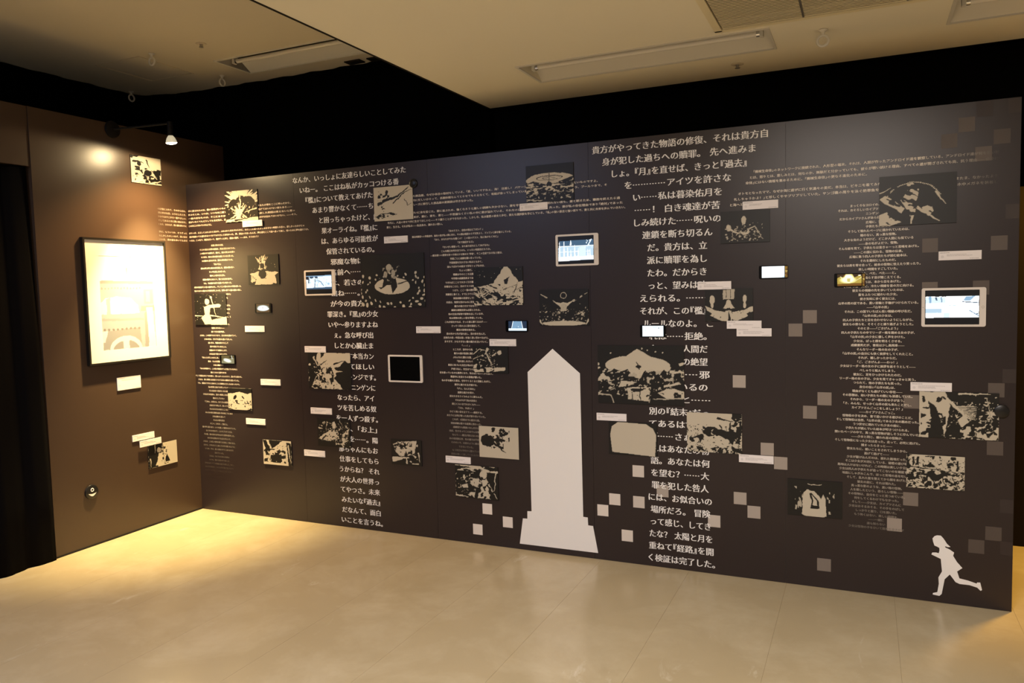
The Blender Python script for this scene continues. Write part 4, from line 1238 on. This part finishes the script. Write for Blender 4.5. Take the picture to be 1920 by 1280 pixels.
def card_text(wd, hg, rows, seed):
    rs = random.Random(seed); ik = MB(); s = hg / 0.042
    def bar(x, z, ln, t):
        while ln > 0.003:
            q = min(ln, rs.uniform(.004, .016)); ik.add([(x, -0.0056, z - t), (x + q, -0.0056, z - t), (x + q, -0.0056, z + t), (x, -0.0056, z + t)], [(0, 1, 2, 3)]); x += q + .0012; ln -= q + .0012
    bar(-wd / 2 + .006, hg / 2 - .0075, .045 * rs.uniform(.8, 1.2), .0011)
    for r in range(rows): bar(-wd / 2 + .034, hg / 2 - .0165 - r * .0055, rs.uniform(.05, .115), .0007)
    bar(wd / 2 - .048, -hg / 2 + .006, .040, .0009)
    return ik
for k, (side, x0, z0, x1, z1) in enumerate(PLACARD_RECTS):
    wd, hg = (0.178, 0.0425) if k != 20 else (0.184, 0.086)
    cx, cz = (x0 + x1) / 2, (z0 + z1) / 2
    d = {14: 0.0, 15: 0.0056, 21: 0.0, 22: 0.0058}.get(k, 0.0)
    # cards that overlap a print are stuck on its face
    for (s2, a0, b0, a1, b1) in ART_RECTS:
        if s2 == side and cx + wd / 2 > a0 and cx - wd / 2 < a1 and cz + hg / 2 > b0 and cz - hg / 2 < b1: d = max(d, 0.0066)
    if k == 22: d = 0.0122
    if k == 21: d = 0.0066 if d > 0 else 0.0
    loc, rz = on_wall(side, cx, cz, 0.0)
    b = MB().prism([(-wd / 2, -hg / 2), (wd / 2, -hg / 2), (wd / 2, hg / 2), (-wd / 2, hg / 2)], -0.0055 - d, -d, 0, 0)
    b = b.build('caption_card', M['card'], None, loc, rz); tag(b, CARD_LABELS[k], 'caption card', 'small white caption cards')
    t = card_text(wd, hg, 2 + k % 2, k).build('small_print', M['ink'], b, (0, -d - 0.0001, 0))
    MB().lathe([(0.0003, 0), (0.0065, 0)], 20, axis='y').build('pale_emblem', M['faint'], b, (-wd / 2 + .016, -d - 0.0057, -hg * .12))

# ------------------------------------------------------------------ tablets and phones
SCR = [(0, (0.0015, 0.002, 0.004)), (.2, (.01, .02, .05)), (.4, (.06, .13, .22)), (.6, (.28, .48, .70)), (.8, (.70, .90, 1.02)), (1, (1.25, 1.30, 1.32))]
def screen_art(kind, wd, hg):
    i = Ink(wd, hg, 40 + kind, 0.0022, 0.0, 0.003)
    if kind == 0:
        i.poly([(0, .18), (1, .16), (1, .80), (0, .80)], .62).poly([(0, .24), (1, .2), (1, .72), (0, .74)], .9).poly([(0, .2), (.12, .2), (.10, .36), (0, .34)], .1).speck(12, 8, .5, .3, (.14, .2, .5, .3), 2)
        i.line([(.36, .34), (.33, .78)], .022, .42, False).line([(.44, .38), (.58, .46), (.68, .64)], .022, .5, False).line([(.11, .3), (.10, .5)], .03, .3, False).poly([(0, .74), (1, .70), (1, .80), (0, .80)], .38).speck(20, 10, .7, .75, (.1, .3, .95, .7), 5).ell(.88, .56, .05, .05, .7)
    elif kind == 2:
        i.poly([(.04, .16), (1, .14), (1, .88), (0, .90)], .40).poly([(.0, .36), (1, .36), (1, .86), (0, .86)], .74).poly([(0, .74), (1, .72), (1, .86), (0, .90)], 1).line([(0, .36), (1, .36)], .018, .95, False).line([(0, .56), (.9, .56)], .010, 1, False)
        for x, y0, y1 in ((.04, .2, .8), (.17, .18, .8), (.36, .16, .3), (.27, .4, .8), (.47, .32, .8), (.36, .5, .8), (.57, .44, .8), (.84, .5, .8), (.90, .5, .8)): i.line([(x, y1), (x, y0)], .034, 1)
        i.poly([(.6, .4), (.78, .38), (.78, .74), (.6, .74)], .84).line([(.84, .36), (.94, .14)], .02, .9, False).speck(16, 12, .66, .9, (.75, .14, 1, .45), 3).poly([(0, .12), (.03, .12), (.03, .4), (0, .4)], 0)
    elif kind == 3:
        i.poly([(0, .18), (1, .17), (1, .80), (0, .81)], 1).poly([(0, .2), (.38, .2), (.38, .36), (0, .38)], .84).line([(.09, .2), (.09, .34)], .03, .6, False).poly([(.18, .2), (.22, .2), (.23, .3), (.2, .3)], .35).line([(.3, .2), (.31, .34)], .014, .5, False)
        i.poly([(0, .54), (.31, .54), (.31, .66), (0, .66)], .72).poly([(.76, .18), (.92, .18), (.83, .31), (.71, .3)], .62).line([(.7, .34), (1, .37)], .012, .35, False).line([(.83, .6), (1, .76)], .012, .5, False).poly([(.35, .66), (.46, .66), (.46, .8), (.35, .8)], .84).line([(.45, .45), (.57, .45)], .012, .8, False).ell(.97, .69, .015, .02, .3)
    elif kind == 10:
        i = Ink(wd, hg, 50, 0.0014, .12, .004); i.ell(.5, .5, .42, .34, .95, 0, .4).ell(.52, .6, .44, .2, 1, 0, .2).poly([(.48, .38), (.52, .38), (.52, .58), (.48, .58)], .35)
    elif kind == 11:
        i = Ink(wd, hg, 51, 0.0014, .35, .004); i.poly([(0, .7), (.3, .5), (.6, .4), (1, .3), (1, 1), (0, 1)], .55).ell(.45, .62, .3, .22, 1, .2, .5).line([(.8, .05), (.84, .4)], .05, .95, False).poly([(.6, .1), (.8, .1), (.8, .4), (.6, .3)], .05)
    elif kind == 12:
        i = Ink(wd, hg, 52, 0.0014, .22, .001); i.poly([(.25, .0), (.72, .0), (.80, .74), (.16, .74)], .55).line([(.26, 0), (.17, .76)], .03, .95, False).line([(.71, 0), (.79, .76)], .03, .95, False).poly([(0, .73), (1, .73), (1, .97), (0, .97)], .88).line([(0, .84), (1, .84)], .008, .75, False).ell(.54, .55, .02, .04, .9).ell(.47, .68, .02, .035, .3)
    elif kind == 13:
        i = Ink(wd, hg, 53, 0.0014, .92, .006); i.ell(.5, .5, .42, .42, 1, 0, .3).line([(.5, .12), (.95, .22)], .03, .72).ell(.78, .22, .02, .04, .3).ell(.14, .42, .04, .05, .8)
    elif kind == 14:
        i = Ink(wd, hg, 54, 0.0014, 1, .006); i.poly([(.84, 1), (1, .84), (1, 1)], .8)
    elif kind == 15:
        i = Ink(wd, hg, 55, 0.0014, .06, .004); i.poly([(0, .34), (.12, .2), (.3, .3), (.34, 0), (.62, 0), (.7, .3), (.9, .1), (1, .2), (1, .8), (0, .88)], .62).ell(.46, .34, .2, .34, 1, 0, .5).ell(.44, .5, .3, .26, .95, 0, .6).line([(.14, .2), (.26, .6), (.5, .74)], .02, .95).line([(.98, .3), (.7, .66)], .02, .9).poly([(.4, .36), (.54, .36), (.53, .66), (.42, .66)], .7).poly([(0, .82), (1, .76), (1, 1), (0, 1)], .3).poly([(.66, .02), (.84, .02), (.82, .24), (.68, .2)], .05).line([(.88, .12), (.95, .12)], .03, 1, False)
    return i
GOLD = [(0, (.002, .0015, 0)), (.3, (.20, .08, .005)), (.6, (.50, .34, .04)), (.8, (.95, .88, .30)), (1, (1.25, 1.25, 1.0))]
GREEN = [(0, (.002, .0015, 0)), (.3, (.10, .07, .02)), (.5, (.22, .18, .07)), (.8, (.70, .74, .55)), (1, (1.05, 1.05, .95))]
TEAL = [(0, (0, 0, 0)), (.12, (.10, .05, .02)), (.5, (.25, .32, .26)), (1, (1.15, 1.15, 1.15))]
TAB_LABELS = ['white framed tablet showing a bright blue picture, left of the left large text', 'white framed tablet with a switched-off black screen', 'white framed tablet showing pale blue columns, at the middle top of the long wall',
              'large white framed tablet showing a bright white picture between black bands at the right end']
for k, (x0, z0, x1, z1) in enumerate(TABLETS):
    W_, H_ = x1 - x0, z1 - z0
    t = empty('tablet', ((x0 + x1) / 2, 0.0, (z0 + z1) / 2)); tag(t, TAB_LABELS[k], 'tablet', 'white tablets fixed to the wall')
    MB().prism(rrect(-W_ / 2, -H_ / 2, W_ / 2, H_ / 2, .009), -0.0075, 0.0).build('body', M['tablet'], t)
    sx0, sx1, sz = -W_ / 2 + .015, W_ / 2 - .027, H_ / 2 - .011
    if k == 1: sx1 = W_ / 2 - .018
    gl = MB().prism(rrect(sx0, -sz, sx1, sz, .002, 2), -0.0080, -0.0075).build('screen', M['off'], t)
    if k != 1:
        a = screen_art(k, sx1 - sx0 - .003, 2 * sz - .003)
        obj('lit_picture', a.mesh('lit_picture', None, None, SCR), M['screen'], gl, ((sx0 + sx1) / 2, -0.0082, 0))['label'] = 'bright blue-white picture on the screen'
    MB().torus((W_ / 2 - .0125, -0.0076, 0), .0052, .0008, 'y', 20, 6).build('home_button', M['ring'], t)
    MB().lathe([(.0003, 0), (.0014, 0)], 10, axis='y').build('camera_dot', M['phone'], t, (-W_ / 2 + .007, -0.0077, 0))
PH_LABELS = ['phone with a dim rounded bright picture, between the star-burst print and its caption card', 'phone with a greenish picture on the leftmost column of small text', 'phone showing a pale blue walkway picture, left of the obelisk top',
             'phone with a glaring pale screen over the right large text, above the largest print', 'phone with a pure white glaring screen right of the right large text', 'phone with a yellow glowing picture on the rightmost column of small text']
for k, (x0, z0, x1, z1) in enumerate(PHONES):
    W_, H_ = 0.145, 0.068; cx, cz = (x0 + x1) / 2, (z0 + z1) / 2
    t = empty('phone', (cx, 0.0, cz)); tag(t, PH_LABELS[k], 'phone', 'black phones fixed to the wall')
    MB().prism(rrect(-W_ / 2, -H_ / 2, W_ / 2, H_ / 2, .007), -0.0080, 0.0).build('body', M['phone'], t)
    l, r_ = (-W_ / 2 + .0145, W_ / 2 - (.018 if k in (4, 5) else .012))
    if k == 2: l = -W_ / 2 + .019; r_ = W_ / 2 - .006
    if k == 1: r_ = W_ / 2 - .009
    gl = MB().prism(rrect(-W_ / 2 + .003, -H_ / 2 + .003, W_ / 2 - .003, H_ / 2 - .003, .005), -0.0083, -0.0080).build('screen_glass', M['off'], t)
    a = screen_art(10 + k, r_ - l, H_ - .009)
    ob = obj('lit_picture', a.mesh('lit_picture', None, None, {0: TEAL, 1: GREEN, 5: GOLD}.get(k, SCR)), M['screen'], gl, ((l + r_) / 2, -0.0086, 0))
    if k in (4, 5):
        a = Ink(.012, H_ - .009, 77 + k, .0014, .2, .05); a.speck(3, 10, .5, .6); a.ell(.5, .45, .5, .04, .8)
        obj('phone_side_strip', a.mesh('phone_side_strip', None, None, GOLD), M['artprint'], t, (W_ / 2 - .009, -0.0086, 0))
    else:
        MB().lathe([(.0003, 0), (.0036, 0)], 16, axis='y').build('home_button', M['lampblack'], t, (W_ / 2 - .0065, -0.0085, 0))

# ------------------------------------------------------------------ framed picture on the left wall
FY0, FY1, FZ0, FZ1 = -0.878, -0.236, 1.170, 1.995
loc, rz = on_wall('L', (FY0 + FY1) / 2, (FZ0 + FZ1) / 2)
fr = empty('framed_picture', loc, rz); tag(fr, 'brightly lit black framed picture with a wide white mount on the left wall', 'framed picture')
fw_, fh = FY1 - FY0, FZ1 - FZ0; D = 0.028; bw = 0.013
f = MB()
f.box(-fw_ / 2, -D, -fh / 2, fw_ / 2, 0, -fh / 2 + bw).box(-fw_ / 2, -D, fh / 2 - bw, fw_ / 2, 0, fh / 2).box(-fw_ / 2, -D, -fh / 2 + bw, -fw_ / 2 + bw, 0, fh / 2 - bw).box(fw_ / 2 - bw, -D, -fh / 2 + bw, fw_ / 2, 0, fh / 2 - bw)
f.build('frame', M['frame'], fr)
iw, ih = fw_ - 2 * bw, fh - 2 * bw
pw, ph_ = iw * 0.68, ih * 0.775
mt = MB()
for a in ((-iw / 2, -ih / 2, iw / 2, -ph_ / 2 - .012), (-iw / 2, ph_ / 2 - .012, iw / 2, ih / 2), (-iw / 2, -ph_ / 2 - .012, -pw / 2, ph_ / 2 - .012), (pw / 2, -ph_ / 2 - .012, iw / 2, ph_ / 2 - .012)):
    mt.box(a[0], -D + .011, a[1], a[2], -D + .0124, a[3])
mt.build('mount', M['mat'], fr)
i = Ink(pw - .001, ph_ - .001, 91, 0.0035, 1.0, 0.003)
i.poly([(0, .26), (.95, .28), (1, .3), (1, 1), (0, 1)], .78).line([(.5, .13), (.5, .2)], .012, .5).poly([(0, .26), (1, .27), (1, .30), (0, .29)], .6)
for q in range(13): i.poly([(.02 + .058 * q, .335), (.045 + .058 * q, .335), (.045 + .058 * q, .352), (.02 + .058 * q, .352)], .55)
i.poly([(0, .50), (.08, .45), (.3, .43), (.55, .45), (.68, .53), (.70, .62), (.0, .62)], .97).poly([(.1, .46), (.17, .44), (.16, .62), (.1, .62)], .80).poly([(.8, .36), (.98, .36), (.98, .52), (.8, .52)], .66)
i.poly([(.84, .38), (.92, .38), (.92, .5), (.84, .5)], .78).poly([(.74, .54), (1, .54), (1, .60), (.72, .60)], .6).poly([(.84, .56), (.96, .56), (1, 1), (.86, 1)], .97).poly([(.8, .62), (.84, .6), (.86, 1), (.78, 1)], .6)
i.poly([(0, .66), (.78, .68), (.78, .70), (0, .69)], .66).poly([(.02, .80), (.7, .78), (.72, 1), (0, 1)], .62)
for q in range(9): i.ell(.04 + .08 * q, .785, .022, .012, .3)
i.ell(.42, 1.0, .30, .14, .90).ell(.42, 1.02, .25, .11, .55).poly([(.37, .9), (.48, .9), (.48, 1), (.37, 1)], .9).poly([(0, .8), (.1, .8), (.04, .92), (0, .92)], .9)
PALE = [(0, (.14, .12, .12)), (.3, (.19, .17, .17)), (.6, (.25, .25, .26)), (.8, (.33, .36, .40)), (.9, (.50, .54, .60)), (1, (.86, .82, .72))]
obj('picture_print', i.mesh('picture_print', None, None, PALE), M['photo'], fr, (0, -D + .0123, -.012))
MB().box(-iw / 2, -D + .016, -ih / 2, iw / 2, -D + .022, ih / 2).build('backing_board', M['card'], fr)

# ------------------------------------------------------------------ wall lamp above the framed picture
LY = -0.594
lp = empty('wall_lamp', (0.0, LY, 2.717)); tag(lp, 'black arm wall lamp with one lit bulb above the framed picture', 'wall lamp')
MB().lathe([(0.0005, 0.020), (0.030, 0.020), (0.052, 0.014), (0.056, 0.004), (0.056, 0.0), (0.0005, 0.0)], 32, axis='x').build('wall_plate', M['lampblack'], lp, smooth=True)
HX, HY = 0.335, 0.172
MB().tube((0.018, 0, 0.0), (HX, HY, 0.035), 0.0065, n=12).build('arm', M['lampblack'], lp, smooth=True)
MB().tube((HX, HY, 0.046), (HX, HY + 0.002, -0.045), 0.017, 0.019, n=20).build('socket', M['lampblack'], lp, smooth=True)
ax = Vector((0.02, 0.10, -1)).normalized()
head = Vector((HX, HY + 0.002, -0.042)); qr = Vector((0, 0, -1)).rotation_difference(ax)
rf = MB().lathe([(0.012, 0.0), (0.019, -0.008), (0.028, -0.022), (0.0345, -0.042), (0.0355, -0.050)], 28).build('bulb', M['bulbback'], lp, smooth=True)
rf.location = head; rf.rotation_mode = 'QUATERNION'; rf.rotation_quaternion = qr
gf = MB().lathe([(0.0352, -0.049), (0.030, -0.055), (0.016, -0.059), (0.0005, -0.060)], 28).build('bulb_face', M['bulb'], rf, smooth=True)

# ------------------------------------------------------------------ round black discs
def disc(side, a, z, r, label, face=False, d=0.0):
    loc, rz = on_wall(side, a, z)
    t = MB().lathe([(0.0005, -0.012 - d), (r * .80, -0.012 - d), (r * .96, -0.009 - d), (r, -0.004 - d), (r, -d), (0.0005, -d)], 36, axis='y').build('wall_disc', M['disc'], None, loc, rz, smooth=True)
    tag(t, label, 'disc')
    if face:
        MB().torus((0, -0.0122, r * .30), r * .20, r * .06, 'y', 20, 6).build('printed_ring', M['cream'], t)
        pts = [(-r * .6 + r * 1.2 * q / 12, -r * .16 - r * .10 * math.sin(math.pi * q / 12)) for q in range(13)] + [(r * .6 - r * 1.2 * q / 12, -r * .16 - r * .42 * math.sin(math.pi * q / 12)) for q in range(1, 12)]
        MB().prism(pts, -0.0126, -0.0118).build('printed_crescent', M['cream'], t)
    else:
        MB().torus((0, -0.0118, 0), r * .62, r * .04, 'y', 24, 6).build('raised_ring', M['lampblack'], t)
disc('L', -0.905, 0.356, 0.047, 'black disc with a pale ring over a pale crescent, low on the left wall', True)
disc('B', 1.950, 2.279, 0.029, 'small plain black disc at the corner of the topmost mostly cream print')
disc('B', 5.142, 0.968, 0.031, 'plain black disc at the right edge of the sweeping-strands print', d=0.0065)
